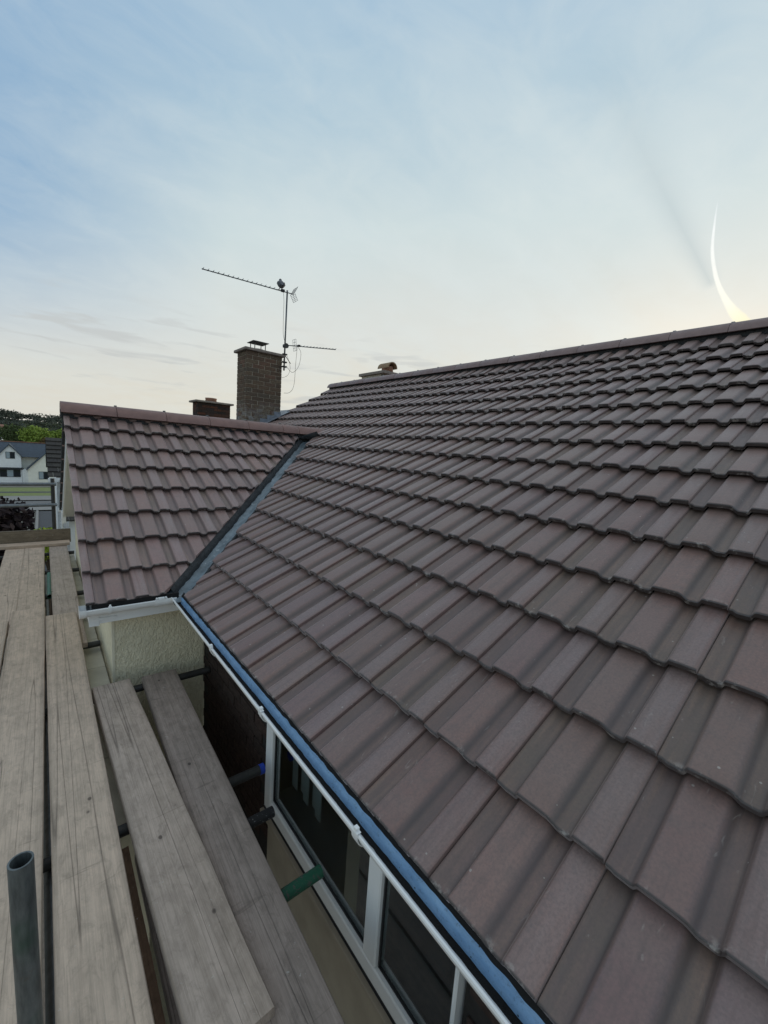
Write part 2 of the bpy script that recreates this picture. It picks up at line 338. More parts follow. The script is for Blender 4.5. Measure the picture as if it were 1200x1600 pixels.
M_brick = brick_mat('sooty_brick', [(.12, .088, .065), (.16, .105, .072), (.19, .145, .10), (.13, .105, .08), (.20, .115, .08)])
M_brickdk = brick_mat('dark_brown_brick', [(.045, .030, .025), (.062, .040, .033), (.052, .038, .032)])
M_brickred = brick_mat('red_black_brick', [(.05, .035, .03), (.15, .06, .035), (.06, .045, .04), (.045, .035, .03)])
M_joint = simple('grey_mortar', (.46, .41, .33), .9, .25, 30, .5, .004)
M_jointdk = simple('dark_joint', (.020, .017, .015), .9, .25, 30, .5, .004)
M_cap = simple('chimney_coping', (.26, .22, .19), .85, .25, 18, .4, .004)
M_steel = simple('galvanised_tube', (.20, .215, .22), .42, .25, 22, .25, .002, Metallic=.55)
def pole_mat():
    m, n = mat('tarnished_tube'); pos = n('ShaderNodeNewGeometry').outputs['Position']
    f = n.noise(pos, 16, 5, .7); g = n.noise(n('ShaderNodeMapping', i={'Vector': pos, 'Scale': (1, 1, .2)}).outputs[0], 60, 4, .6); h = n.noise(pos, 7, 3)
    c = n.mix(n.ramp(g, [(.3, 0.0), (.7, 1.0)]), (.075, .085, .085), (.18, .20, .20))
    c = n.mix(n.ramp(h, [(.55, 0.0), (.75, .6)]), c, (.045, .10, .07)); c = n.mix(n.ramp(f, [(.60, 0.0), (.75, .55)]), c, (.12, .075, .04))
    finish(n, c, .48, f, .3, .002, Metallic=.45); return m
M_pole = pole_mat()
def painted(name, col, chip, amt):
    m, n = mat(name); pos = n('ShaderNodeNewGeometry').outputs['Position']; f = n.noise(pos, 55, 5, .7, .8)
    c = n.mix(n.ramp(f, [(amt, 0.0), (amt+.05, 1.0)]), col, chip); finish(n, c, .5, f, .5, .003); return m
M_green = painted('green_painted_tube', (.02, .12, .07), (.10, .10, .09), .54)
M_blackpt = painted('chipped_black_tube', (.02, .02, .022), (.42, .43, .46), .60)
M_dktube = simple('dark_tube', (.05, .05, .048), .5, .3, 20, .3, .002, Metallic=.3)
M_bluecap = simple('blue_plastic_cap', (.02, .06, .42), .4, .1)
M_alu = simple('dull_aluminium', (.13, .145, .155), .45, .15, 30, .1, .001, Metallic=.5)
M_blackp = simple('black_plastic', (.02, .02, .022), .5, .2)
M_terra = simple('terracotta', (.30, .15, .095), .8, .2, 22, .3, .003)
M_bufft = simple('buff_terracotta', (.32, .22, .13), .8, .2, 22, .3, .003)
M_concrete = simple('rough_concrete', (.22, .205, .18), .9, .2, 14, .4, .004)
M_grass = simple('lawn_grass', (.20, .24, .07), .9, .3, 2.0, .5, .03)
M_earth = simple('ground_earth', (.17, .16, .135), .95, .3, 1.2, .5, .02)
M_road = simple('asphalt', (.15, .15, .15), .85, .1, 3)
M_drive = simple('dark_asphalt_drive', (.055, .058, .065), .8, .2, 6)
M_pave = simple('pavement_grey', (.26, .255, .24), .85, .1, 3)
M_white = simple('white_render', (.90, .91, .90), .85, .05, 2)
M_creamw = simple('cream_wall', (.90, .88, .76), .85, .05, 2)
M_slate = simple('blue_slate', (.055, .075, .10), .6, .25, 2.5, .3, .01)
M_dkframe = simple('dark_trim', (.022, .026, .03), .5, .2)
M_nbtile = brick_mat('dark_grey_tile', [(.055, .052, .048), (.085, .078, .07), (.068, .062, .06)])
def glass_mat(name, tint=(1, 1, 1), rough=0.0):
    m, n = mat(name); p = finish(n, tint, rough); p.inputs['Transmission Weight'].default_value = 1.0; p.inputs['IOR'].default_value = 1.45; return m
M_glass = glass_mat('window_glass', (.75, .82, .82))
M_dkglass = simple('dark_window_glass', (.02, .025, .03), .06, .1, 2, 0, .001)
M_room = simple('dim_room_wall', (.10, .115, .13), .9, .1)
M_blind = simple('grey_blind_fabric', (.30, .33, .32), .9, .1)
def leaf_mat(name, col, var=.35):
    m, n = mat(name); pos = n('ShaderNodeNewGeometry').outputs['Position']; f = n.noise(pos, 2.2, 4, .7); r = n('ShaderNodeAttribute', attribute_name='rnd').outputs['Fac']
    c = n.mix(n.m('MULTIPLY', n.m('ADD', f, r), .5), tuple(x*(1-var) for x in col), tuple(x*(1+var*1.3) for x in col))
    p = finish(n, c, .7, Specular_IOR_Level=.3); p.inputs['Transmission Weight'].default_value = 0
    return m
M_bark = simple('bark', (.07, .05, .035), .9, .3, 8, .6, .02)

# ------------------------------------------------------------------ roof constants
TH = .5160; CT, ST = cos(TH), sin(TH); TW = .5300; CW, SW = cos(TW), sin(TW)
G = .3133; GM0 = .2991; GW0 = .2735; W = .300
MU, MV, MN = Vector((0, -1, 0)), Vector((CT, 0, ST)), Vector((-ST, 0, CT))
WU, WV, WN = Vector((1, 0, 0)), Vector((0, CW, SW)), Vector((0, -SW, CW))
NM, NW = 15, 8
MS = lambda k: 0 if k == 0 else GM0+(k-1)*G
SS = lambda k: 0 if k == 0 else GW0+(k-1)*G
RX = 15.05*G*CT; RZ = 15.05*G*ST                       # main ridge apex
WRY = 7.793*G*CW; WRZ = 7.793*G*SW                     # wing ridge apex
XG = -.53; GX = -.375; YEND = 4.74; YNEAR = -4.4
FY = 2*WRY

PROF = [(.0016, -.0150), (.012, -.0158), (.022, -.0235), (.054, -.0240), (.0605, -.0205), (.068, -.0030), (.073, -.0004), (.080, .0002), (.115, .0010), (.148, .0002), (.155, -.0010),
        (.162, -.0050), (.176, -.0200), (.182, -.0232), (.188, -.0240), (.208, -.0240), (.214, -.0225), (.219, -.0140), (.224, -.0030), (.229, -.0006), (.262, .0000), (.2945, -.0004), (.2984, -.0030)]
LEN = .352; LIFT = .041; THK = .0225
def tile_bm(var, v0=0.0, length=LEN, fall=None):
    rr = random.Random(100+var); bm = bmesh.new(); uvl = bm.loops.layers.uv.new('tile')
    st = [0.0, .0035, .012, .12, length]
    top = []; 
    slope = LIFT/G if fall is None else fall
    tw = rr.uniform(-.0012, .0012)
    for k, v in enumerate(st):
        row = []
        for (u, h) in PROF:
            dh = -.0045 if k == 0 else (-.0012 if k == 1 else 0)
            jit = rr.uniform(-.0007, .0007) if k == 0 else 0
            if k == 0 and rr.random() < .05: jit += rr.uniform(.002, .006)
            row.append(bm.verts.new((u, v+jit, h+dh-slope*v+tw*(u/.3)+(rr.uniform(-.0004, .0004)))))
        top.append(row)
    bot = []
    for v in (.0015, length):
        bot.append([bm.verts.new((u, v, h-THK-slope*v)) for (u, h) in PROF])
    m = len(PROF)
    for k in range(len(st)-1):
        for j in range(m-1): bm.faces.new((top[k][j], top[k][j+1], top[k+1][j+1], top[k+1][j]))
    for j in range(m-1):
        bm.faces.new((bot[0][j], bot[0][j+1], top[0][j+1], top[0][j]))
        bm.faces.new((bot[0][j+1], bot[0][j], bot[1][j], bot[1][j+1]))
        bm.faces.new((top[-1][j], top[-1][j+1], bot[1][j+1], bot[1][j]))
    for j, s in ((0, 1), (m-1, -1)):
        col = [bot[0][j]]+[top[k][j] for k in range(len(st))]+[bot[1][j]]
        bm.faces.new(col if s > 0 else col[::-1])
    bm.normal_update()
    return bm
def set_uv(bm):
    uvl = bm.loops.layers.uv.get('tile') or bm.loops.layers.uv.new('tile')
    for f in bm.faces:
        for l in f.loops: l[uvl].uv = (l.vert.co.x/.3, l.vert.co.y/.313)
def bm_mesh(bm, name, m):
    set_uv(bm); me = bpy.data.meshes.new(name); bm.to_mesh(me); me.materials.append(m)
    for p in me.polygons: p.use_smooth = True
    me.set_sharp_from_angle(angle=radians(50)); return me
def frame(O, U, V, Nn):
    return Matrix(((U.x, V.x, Nn.x, O.x), (U.y, V.y, Nn.y, O.y), (U.z, V.z, Nn.z, O.z), (0, 0, 0, 1)))

# ------------------------------------------------------------------ HOUSE
house = thing('house', 'house with new brown concrete tiled roof, side wing, brick chimney and white gutters', 'house', (.3, 0, -5.2))
ZG = -5.2
roof = MB()
def slab(mb, quad, nrm, t):
    q = [Vector(p) for p in quad]; mb.add(q+[p-nrm*t for p in q], [(0, 1, 2, 3), (7, 6, 5, 4), (0, 4, 5, 1), (1, 5, 6, 2), (2, 6, 7, 3), (3, 7, 4, 0)])
off = MN*-.088
slab(roof, [Vector((.03, YNEAR, .03*ST/CT))+off, Vector((RX, YNEAR, RZ))+off, Vector((RX, YEND-.05, RZ))+off, Vector((.03, YEND-.05, .03*ST/CT))+off], MN, .03)
MNB = Vector((ST, 0, CT))
slab(roof, [Vector((RX, YNEAR, RZ))-MNB*.088, Vector((2*RX-.03, YNEAR, .02))-MNB*.088, Vector((2*RX-.03, YEND-.05, .02))-MNB*.088, Vector((RX, YEND-.05, RZ))-MNB*.088], MNB, .03)
roof = roof.build('main_roof', M_felt, house)
wroof = MB(); 
def tri_slab(mb, pts, nrm, t):
    k = len(pts); q = [Vector(p) for p in pts]; mb.add(q+[p-nrm*t for p in q], [tuple(range(k)), tuple(reversed(range(k, 2*k)))]+[(i, i+k, (i+1) % k+k, (i+1) % k) for i in range(k)])
offw = WN*-.092
tri_slab(wroof, [Vector((XG+.04, .03, .016))+offw, Vector((.05, .03, .016))+offw, Vector((WRY, WRY, WRZ))+offw, Vector((XG+.04, WRY, WRZ))+offw], WN, .03)
WNB = Vector((0, SW, CW))
tri_slab(wroof, [Vector((XG+.04, WRY, WRZ))-WNB*.092, Vector((WRY, WRY, WRZ))-WNB*.092, Vector((.05, FY-.03, .016))-WNB*.092, Vector((XG+.04, FY-.03, .016))-WNB*.092], WNB, .03)
wroof = wroof.build('wing_roof', M_felt, house)
for r_ in (roof, wroof): POS[r_.name] = Vector((0, 0, 0))
def attach_sub(o, parent): o.parent = parent; o.matrix_parent_inverse = Matrix.Identity(4)

VAR = 9
base_bm = [tile_bm(k) for k in range(VAR)]
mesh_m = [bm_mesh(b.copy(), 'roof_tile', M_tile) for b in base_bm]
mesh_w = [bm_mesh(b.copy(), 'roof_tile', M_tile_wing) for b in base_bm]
cands = []   # (size, plane, matrix, variant, cut bm or None)
def clip(bm, M, co, no):
    """keep the side of the plane that no points to (world space)"""
    Mi = M.inverted(); c = Mi @ Vector(co); nrm = (Mi.to_3x3() @ Vector(no)).normalized()
    r = bmesh.ops.bisect_plane(bm, geom=bm.verts[:]+bm.edges[:]+bm.faces[:], plane_co=c, plane_no=nrm, clear_inner=True)
    ed = [e for e in r['geom_cut'] if isinstance(e, bmesh.types.BMEdge) and e.is_valid]
    if ed:
        try: bmesh.ops.edgenet_fill(bm, edges=ed)
        except Exception: pass
def side(M, L, co, no):
    co = Vector(co); no = Vector(no); v = [((M @ Vector((u, y, h)))-co).dot(no) for u in (0, .3) for y in (0, L) for h in (0, -.04)]
    return 1 if min(v) >= 0 else (-1 if max(v) <= 0 else 0)
def add_tile(plane, M, L, clips, fall=None):
    cl = []
    for co, no in clips:
        s = side(M, L, co, no)
        if s < 0: return
        if s == 0: cl.append((co, no))
    var = R.randrange(VAR); bm = None
    if cl or abs(L-LEN) > 1e-4:
        bm = tile_bm(var, length=L, fall=fall) if abs(L-LEN) > 1e-4 else base_bm[var].copy()
        for co, no in cl: clip(bm, M, co, no)
        if len(bm.faces) < 4: bm.free(); return
    pts = [project(M @ Vector((u, y, 0))) for u, y in ((0, 0), (.3, 0), (.3, G), (0, G))]
    size = 0
    if all(pts):
        ins = sum(1 for p in pts if -60 < p[0] < 1260 and -60 < p[1] < 1660)
        if ins:
            size = abs(sum(pts[i][0]*pts[(i+1) % 4][1]-pts[(i+1) % 4][0]*pts[i][1] for i in range(4)))/2
            if bm: size *= .4
    cands.append((size, plane, M, var, bm))
VM = .064; VW = .048; rt2 = sqrt(.5)
y0 = -2.1278; i0 = int((y0-(YEND-.02))/.3)-1
jj = random.Random(5)
for k in range(NM):
    L = LEN if k < NM-1 else G+.01
    for i in range(i0, 9):
        ys = y0-.3*i+.3      # left edge (towards +y) of this tile
        if ys-.3 > YEND or ys < YNEAR: continue
        O = Vector((0, ys, 0))+MV*MS(k)+Vector((0, 0, 0))
        ang = jj.uniform(-.0035, .0035); Um = MU*cos(ang)+MV*sin(ang); Vm = MV*cos(ang)-MU*sin(ang)
        M = frame(O+MN*(.007+jj.uniform(-.001, .001)), Um, Vm, MN)
        mid = ys-.15
        cl = [((0, YEND, 0), (0, -1, 0))]
        if mid < WRY: 
            if ys > -.3: cl.append(((VM, -VM, 0), (rt2, -rt2, 0)))
        else: cl.append(((VM, FY+VM, 0), (rt2, rt2, 0)))
        # tiles cut round the chimney
        cx, cy = 2.5, 4.7
        Ot = O+MU*.15+MV*.16
        if 2.22 < Ot.x < 2.78 and Ot.y > 4.55: continue
        add_tile('m', M, L, cl, .010/G if k == NM-1 else None)
for k in range(NW):
    L = LEN if k < NW-1 else .27
    for i in range(-1, 10):
        xs = -.483+.3*i
        O = Vector((xs, 0, 0))+WV*SS(k)
        ang = jj.uniform(-.0035, .0035); Um = WU*cos(ang)+WV*sin(ang); Vm = WV*cos(ang)-WU*sin(ang)
        M = frame(O+WN*(.005+jj.uniform(-.001, .001)), Um, Vm, WN)
        add_tile('w', M, L, [((XG, 0, 0), (1, 0, 0)), ((-VW, VW, 0), (-rt2, rt2, 0))], .010/G if k == NW-1 else None)
# the two slopes turned away from the camera
for k in range(NM):
    for i in range(0, 32):
        O = Vector((2*RX, YNEAR+.3*i, 0))+Vector((-CT, 0, ST))*MS(k); M = frame(O, Vector((0, 1, 0)), Vector((-CT, 0, ST)), Vector((ST, 0, CT)))
        if O.y+.15 < YEND: cands.append((-1, 'mb', M, R.randrange(VAR), None))
for k in range(NW):
    for i in range(0, 10):
        O = Vector((XG+.3+.3*i, FY, 0))+Vector((0, -CW, SW))*SS(k); M = frame(O, Vector((-1, 0, 0)), Vector((0, -CW, SW)), WNB)
        if O.x-.15 < FY-O.y+.0 and True: 
            if O.x < (FY-(FY-SS(k)*CW))-.0+.25 or O.x < .1:
                cands.append((-1, 'wb', M, R.randrange(VAR), None))
order = sorted(range(len(cands)), key=lambda q: -cands[q][0])
single = set(q for q in order[:300] if cands[q][0] > 0)
rest = {}
for q, (size, plane, M, var, bm) in enumerate(cands):
    mm, par = (M_tile, roof) if plane[0] == 'm' else (M_tile_wing, wroof)
    if q in single:
        if bm is None: me = (mesh_m if plane[0] == 'm' else mesh_w)[var]
        else: me = bm_mesh(bm, 'roof_tile', mm)
        o = bpy.data.objects.new('roof_tile', me); C.objects.link(o); attach_sub(o, par); o.matrix_basis = M
    else:
        vs, fs, uv, rn = rest.setdefault(plane, ([], [], [], []))
        src = bm if bm is not None else base_bm[var]
        src.verts.index_update(); ofs = len(vs)
        vs += [M @ v.co for v in src.verts]; r_ = R.random()
        for f in src.faces:
            fs.append(tuple(v.index+ofs for v in f.verts)); rn.append(r_)
            uv += [(v.co.x/.3, v.co.y/.313) for v in f.verts]
for plane, (vs, fs, uv, rn) in rest.items():
    mm, par = (M_tile, roof) if plane[0] == 'm' else (M_tile_wing, wroof)
    me = mesh('roof_tiling', vs, fs); ul = me.uv_layers.new(name='tile')
    ul.data.foreach_set('uv', [c for p in uv for c in p])
    at = me.attributes.new('rnd', 'FLOAT', 'FACE'); at.data.foreach_set('value', rn)
    me.materials.append(mm)
    for p in me.polygons: p.use_smooth = True
    me.set_sharp_from_angle(angle=radians(50))
    o = bpy.data.objects.new('roof_tiling', me); C.objects.link(o); attach_sub(o, par); o['kind'] = 'stuff'

# ---- ridge tiles
def ridge_mesh(L, slope_ang, m):
    bm = bmesh.new(); prof = []
    half = .134; a = radians(84)
    for k in range(13):
        t = -a+2*a*k/12; prof.append((half*sin(t)/sin(a), 0.104*(cos(t)-cos(a))/(1-cos(a))))
    inner = [(x*.9, zz*.86-.003) for x, zz in prof]
    rows = []
    for y in (0.0, .004, L-.004, L):
        s = .985 if y in (0.0, L) else 1
        rows.append([bm.verts.new((x*s, y, zz*s)) for x, zz in prof])
    ri = [[bm.verts.new((x, y, zz)) for x, zz in inner] for y in (0.0, L)]
    for a_, b_ in zip(rows, rows[1:]):
        for j in range(12): bm.faces.new((a_[j], b_[j], b_[j+1], a_[j+1]))
    for j in range(12):
        bm.faces.new((ri[0][j], ri[0][j+1], ri[1][j+1], ri[1][j]))
        bm.faces.new((rows[0][j], rows[0][j+1], ri[0][j+1], ri[0][j])); bm.faces.new((rows[-1][j+1], rows[-1][j], ri[1][j], ri[1][j+1]))
    for j in (0, 12): bm.faces.new((rows[0][j], rows[1][j], rows[2][j], rows[3][j], ri[1][j], ri[0][j]))
    bmesh.ops.recalc_face_normals(bm, faces=bm.faces)
    me = bpy.data.meshes.new('ridge_tile'); bm.to_mesh(me); bm.free(); me.materials.append(m)
    smooth_by_angle(me, 40); return me
rm = ridge_mesh(.446, 0, M_ridge_m)
bedm = MB(); bedw = MB()
ridge_y = -.5507
ys = [ridge_y+.45*k for k in range(-9, 13)]
clipme = MB(); clipme.bbox(-.012, .012, -.014, .014, 0, .012, .003); clip_mesh = mesh('ridge_clip', clipme.v, clipme.f); clip_mesh.materials.append(M_steel)
top_h = .104
for yv in ys:
    if yv > YEND-.2 or yv < YNEAR-.3: continue
    me = rm; Lr = min(.446, YEND-yv)
    if Lr < .44: me = ridge_mesh(Lr, 0, M_ridge_m)
    o = bpy.data.objects.new('ridge_tile', me); C.objects.link(o); attach_sub(o, roof)
    o.matrix_basis = Matrix.Translation((RX, yv, RZ+.080-top_h+jj.uniform(-.0015, .0015))) @ Matrix.Rotation(jj.uniform(-.004, .004), 4, 'Z')
    c = bpy.data.objects.new('ridge_clip', clip_mesh); C.objects.link(c); attach_sub(c, roof); c.matrix_basis = Matrix.Translation((RX, yv-.002, RZ+.0785))
bedm.box(RX-.085, RX+.085, YNEAR, YEND-.01, RZ-.07, RZ+.015)
b_ = bedm.build('ridge_bedding', M_mortar, None); attach_sub(b_, roof)
segs = []
x = XG-.020
for L in (.45, .45, .45, .45, .45, .225, .40): segs.append((x, L-.004)); x += L
for x, L in segs:
    me = ridge_mesh(L, 0, M_ridge)
    o = bpy.data.objects.new('ridge_tile', me); C.objects.link(o); attach_sub(o, wroof)
    o.matrix_basis = Matrix.Translation((x, WRY, WRZ+.086-top_h+jj.uniform(-.0015, .0015))) @ Matrix.Rotation(-pi/2+jj.uniform(-.005, .005), 4, 'Z')
    if x > XG:
        c = bpy.data.objects.new('ridge_clip', clip_mesh); C.objects.link(c); attach_sub(c, wroof); c.matrix_basis = Matrix.Translation((x-.002, WRY, WRZ+.0855))
bedw.box(XG-.02, 2.18, WRY-.085, WRY+.085, WRZ-.07, WRZ+.012)
b_ = bedw.build('ridge_bedding', M_mortar, None); attach_sub(b_, wroof)
endp = MB(); endp.add([(xx_, WRY+.126*sin(radians(t_)), WRZ-.016+.096*cos(radians(t_))) for xx_ in (XG-.019, XG-.014) for t_ in range(-90, 91, 15)], [tuple(range(13)), tuple(reversed(range(13, 26)))]+[(k, k+13, k+14, k+1) for k in range(12)]); e_ = endp.build('ridge_end', M_ridge, None); attach_sub(e_, wroof)

# ---- valleys (near side visible, far side for other views)
def valley(sgn):
    mb = MB(); nseg = 60
    L = WRY+.12
    for k in range(nseg+1):
        t = -.03+k/nseg*(L+.03)
        y = t if sgn > 0 else FY-t
        zc = t*ST/CT-.060
        row = [(-.15, .15*0.0), (-.075, 0), (0, 0), (.075, 0), (.15, 0)]
        for j, wd in enumerate((-.16, -.085, -.012, .012, .09, .17)):
            # perpendicular in plan: wing side = (-1, +1), main side = (+1, -1)
            px = t+wd*rt2; py = (t-wd*rt2); 
            zz = (px if wd > 0 else py)*ST/CT-.062+noise.noise(Vector((t*7, wd*9, 0)))*.004+(.006 if abs(wd) < .02 else 0)
            yy = py if sgn > 0 else FY-py
            mb.v.append(Vector((px, yy, zz)))
    for k in range(nseg):
        for j in range(5):
            a = k*6+j; mb.f.append((a, a+1, a+7, a+6) if sgn < 0 else (a, a+6, a+7, a+1))
    o = mb.build('valley_liner', M_valley, house, smooth=True)
    # ragged mortar bedding along both cut edges
    for sd, wd, nm, hh in ((-1, VW, 'valley_mortar', .058), (1, VM+.012, 'valley_mortar', .030)):
        mb = MB(); prev = None; rr = random.Random(3+sd+sgn)
        nst = 150
        for k in range(nst+1):
            t = .0+k/nst*(L-.05)
            d1 = wd-.012-abs(noise.noise(Vector((t*11, sd*5, 0))))*.022+rr.uniform(-.003, .003); d2 = wd+.02
            for (d, h) in ((d1, -.058), (d1+.004, -.058+hh*.45*(1+noise.noise(Vector((t*19, 3, sd)))*.5)), (d2, -.058+hh*.75), (d2+.01, -.06)):
                px = t+sd*d*rt2; py = t-sd*d*rt2; zz = (px if sd > 0 else py)*ST/CT+h
                mb.v.append(Vector((px, py if sgn > 0 else FY-py, zz)))
        for k in range(nst):
            for j in range(3):
                a = k*4+j; mb.f.append((a, a+1, a+5, a+4))
        mb.build(nm, M_mortar, house, smooth=True)
valley(1); valley(-1)

# ---- gutters
def gutter(name, path_dir, p0, p1, m_out, parent):
    """half-round gutter; profile in plane perpendicular to path. out = direction away from wall"""
    p0 = Vector(p0); p1 = Vector(p1); d = (p1-p0).normalized(); out = path_dir
    mb = MB(); prof = []
    for k in range(13):
        t = pi*k/12; prof.append((cos(t)*.055, -sin(t)*.052))
    prof = [(.0585, .004), (.0600, -.002)]+[(x*1.02, zz-.001) for x, zz in prof]
    prof_in = [(x*.94, zz*.94+.0015) for x, zz in prof[2:]]; prof_in[0] = (.0515, .003)
    full = [(.0545, .0045)]+prof+prof_in[::-1]
    nn_ = 2; o0 = len(mb.v)
    for p in (p0, p1):
        for x, zz in full: mb.v.append(p+out*x+Vector((0, 0, zz)))
    m_ = len(full)
    for j in range(m_): mb.f.append((j, (j+1) % m_, m_+(j+1) % m_, m_+j))
    o = mb.build(name, m_out, parent); bpy.context.view_layer.update()
    me = o.data; bm = bmesh.new(); bm.from_mesh(me); bmesh.ops.recalc_face_normals(bm, faces=bm.faces); bm.to_mesh(me); bm.free()
    smooth_by_angle(me, 40); POS[o.name] = POS.get(parent.name, Vector((0, 0, 0)))
    return o
def clipband(c, d, out, w, g, r=.0625, name='bracket'):
    mb = MB(); c = Vector(c); n_ = 14; vs = []
    prof = [(.050, .0085), (.0625, .0085)]+[(cos(pi*k/12)*r, -sin(pi*k/12)*(r-.004)) for k in range(13)]
    inn = [(x*.95, zz*.95) for x, zz in prof]
    for s in (-w/2, w/2):
        for x, zz in prof: mb.v.append(c+d*s+out*x+Vector((0, 0, zz)))
        for x, zz in inn: mb.v.append(c+d*s+out*x+Vector((0, 0, zz)))
    k = len(prof)
    for j in range(k-1):
        mb.f += [(j, j+1, 2*k+j+1, 2*k+j), (k+j+1, k+j, 3*k+j, 3*k+j+1), (j+1, j, k+j, k+j+1), (2*k+j, 2*k+j+1, 3*k+j+1, 3*k+j)]
    # small retaining lug on top of the lip
    b = c+out*.055+Vector((0, 0, .010))
    Mx = frame(b, d, out, Vector((0, 0, 1))); mb.bbox(-w*.28, w*.28, -.007, .006, -.004, .010, .002, Mx)
    o = mb.build(name, M_upvc, None); attach_sub(o, g); o.matrix_parent_inverse = (Matrix.Identity(4))
    return o
GZ = -.032
gm_ = gutter('gutter', Vector((-1, 0, 0)), (0.0, -.03, GZ), (0.0, YNEAR, GZ), M_upvc, house)
gw_ = gutter('gutter', Vector((0, -1, 0)), (XG-.012, 0.0, GZ+.004), (-.03, 0.0, GZ+.004), M_upvc, house)
# children of gutters keep house-space: give them the same inverse
def fix(o, par): o.parent = par; o.matrix_parent_inverse = par.matrix_parent_inverse.inverted() @ Matrix.Translation(-POS['house']) if False else Matrix.Identity(4)
for yb in (-.883, -1.53, -2.20, -2.86, -3.6):
    clipband((0, yb, GZ), Vector((0, 1, 0)), Vector((-1, 0, 0)), .028, gm_)
for xb, ww in ((-.41, .020), (-.150, .020), (-.095, .020)):
    clipband((xb, 0, GZ+.004), Vector((1, 0, 0)), Vector((0, -1, 0)), ww, gw_)
clipband((-.123, 0, GZ+.004), Vector((1, 0, 0)), Vector((0, -1, 0)), .07, gw_, .0605, 'gutter_union')
mb = MB(); 
for k in range(13):
    t = pi*k/12; mb.v.append(Vector((XG-.0, -cos(t)*.0625, GZ+.004-sin(t)*.058)))
for k in range(13):
    t = pi*k/12; mb.v.append(Vector((XG-.035, -cos(t)*.0625, GZ+.004-sin(t)*.058)))
mb.v += [Vector((XG-.0, -.0625, GZ+.013)), Vector((XG-.0, .0625, GZ+.013)), Vector((XG-.035, -.0625, GZ+.013)), Vector((XG-.035, .0625, GZ+.013))]
for k in range(12): mb.f.append((k, k+1, k+14, k+13))
mb.f += [tuple([28]+list(range(13, 26))+[29]), (0, 13, 28, 26)]
o = mb.build('gutter_end_cap', M_upvc, None); attach_sub(o, gw_)
# mitred angle piece at the inner corner
mb = MB()
for a_, out, dd_ in ((Vector((-.062, 0, GZ+.003)), Vector((0, -1, 0)), Vector((1, 0, 0))), (Vector((0, -.062, GZ+.003)), Vector((-1, 0, 0)), Vector((0, 1, 0)))):
    n0 = len(mb.v); K = 13
    for s in (0, 1):
        for k in range(K):
            t = pi*k/12; x_ = cos(t)*.062; off_ = (.062-x_)*s
            mb.v.append(a_+dd_*off_*1.0+out*x_+Vector((0, 0, -sin(t)*.057+(.010 if k == 0 else 0)))-dd_*.03*(1-s))
    for k in range(K-1): mb.f.append((n0+k, n0+k+1, n0+K+k+1, n0+K+k))
o = mb.build('gutter_angle', M_upvc, None, smooth=True); attach_sub(o, gw_)
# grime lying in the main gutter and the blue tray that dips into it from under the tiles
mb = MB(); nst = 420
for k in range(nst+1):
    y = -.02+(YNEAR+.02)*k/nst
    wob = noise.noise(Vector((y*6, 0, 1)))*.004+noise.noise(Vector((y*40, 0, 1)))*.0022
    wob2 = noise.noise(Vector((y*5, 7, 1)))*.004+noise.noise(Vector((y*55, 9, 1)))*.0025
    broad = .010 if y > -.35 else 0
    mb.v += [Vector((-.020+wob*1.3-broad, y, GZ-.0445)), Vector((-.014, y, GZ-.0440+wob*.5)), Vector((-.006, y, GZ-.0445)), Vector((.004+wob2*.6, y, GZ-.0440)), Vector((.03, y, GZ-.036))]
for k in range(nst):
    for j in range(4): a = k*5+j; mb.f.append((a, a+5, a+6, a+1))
o = mb.build('gutter_grime_shade', M_black, None, smooth=True); attach_sub(o, gm_)
mb = MB()
for k in range(nst+1):
    y = -.02+(YNEAR+.02)*k/nst
    e1 = -.0125+noise.noise(Vector((y*4, 3, 2)))*.004+noise.noise(Vector((y*34, 3, 2)))*.0022
    e1 += .0105; mb.v += [Vector((e1, y, -.0745)), Vector((e1+.003, y, -.0620)), Vector((e1+.008, y, -.0475+noise.noise(Vector((y*3, 0, 5)))*.002)), Vector((.05, y, -.032))]
for k in range(nst):
    for j in range(3): a = k*4+j; mb.f.append((a, a+4, a+5, a+1))
o = mb.build('eaves_tray', M_tray, house, smooth=True)
mb = MB()   # black strip standing for the shade inside the wing gutter
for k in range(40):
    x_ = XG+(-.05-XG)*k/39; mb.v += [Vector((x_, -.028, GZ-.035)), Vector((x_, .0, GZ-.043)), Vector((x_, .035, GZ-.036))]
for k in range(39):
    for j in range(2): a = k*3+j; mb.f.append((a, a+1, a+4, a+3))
o = mb.build('gutter_grime_shade', M_black, None); attach_sub(o, gw_)
# dark mortar / comb filler under the first course
mb = MB()
for k in range(nst+1):
    y = -.0+(YNEAR)*k/nst; j_ = noise.noise(Vector((y*25, 1, 8)))*.004
    mb.v += [Vector((.016+j_, y, -.050)), Vector((.014+j_, y, -.040)), Vector((.03, y, -.016))]
for k in range(nst):
    for j in range(2): a = k*3+j; mb.f.append((a, a+3, a+4, a+1))
mb.build('eaves_filler', M_felt, house)
mb = MB(); mb.box(XG+.03, 0, .008, .03, -.052, -.016); mb.build('eaves_filler', M_felt, house)

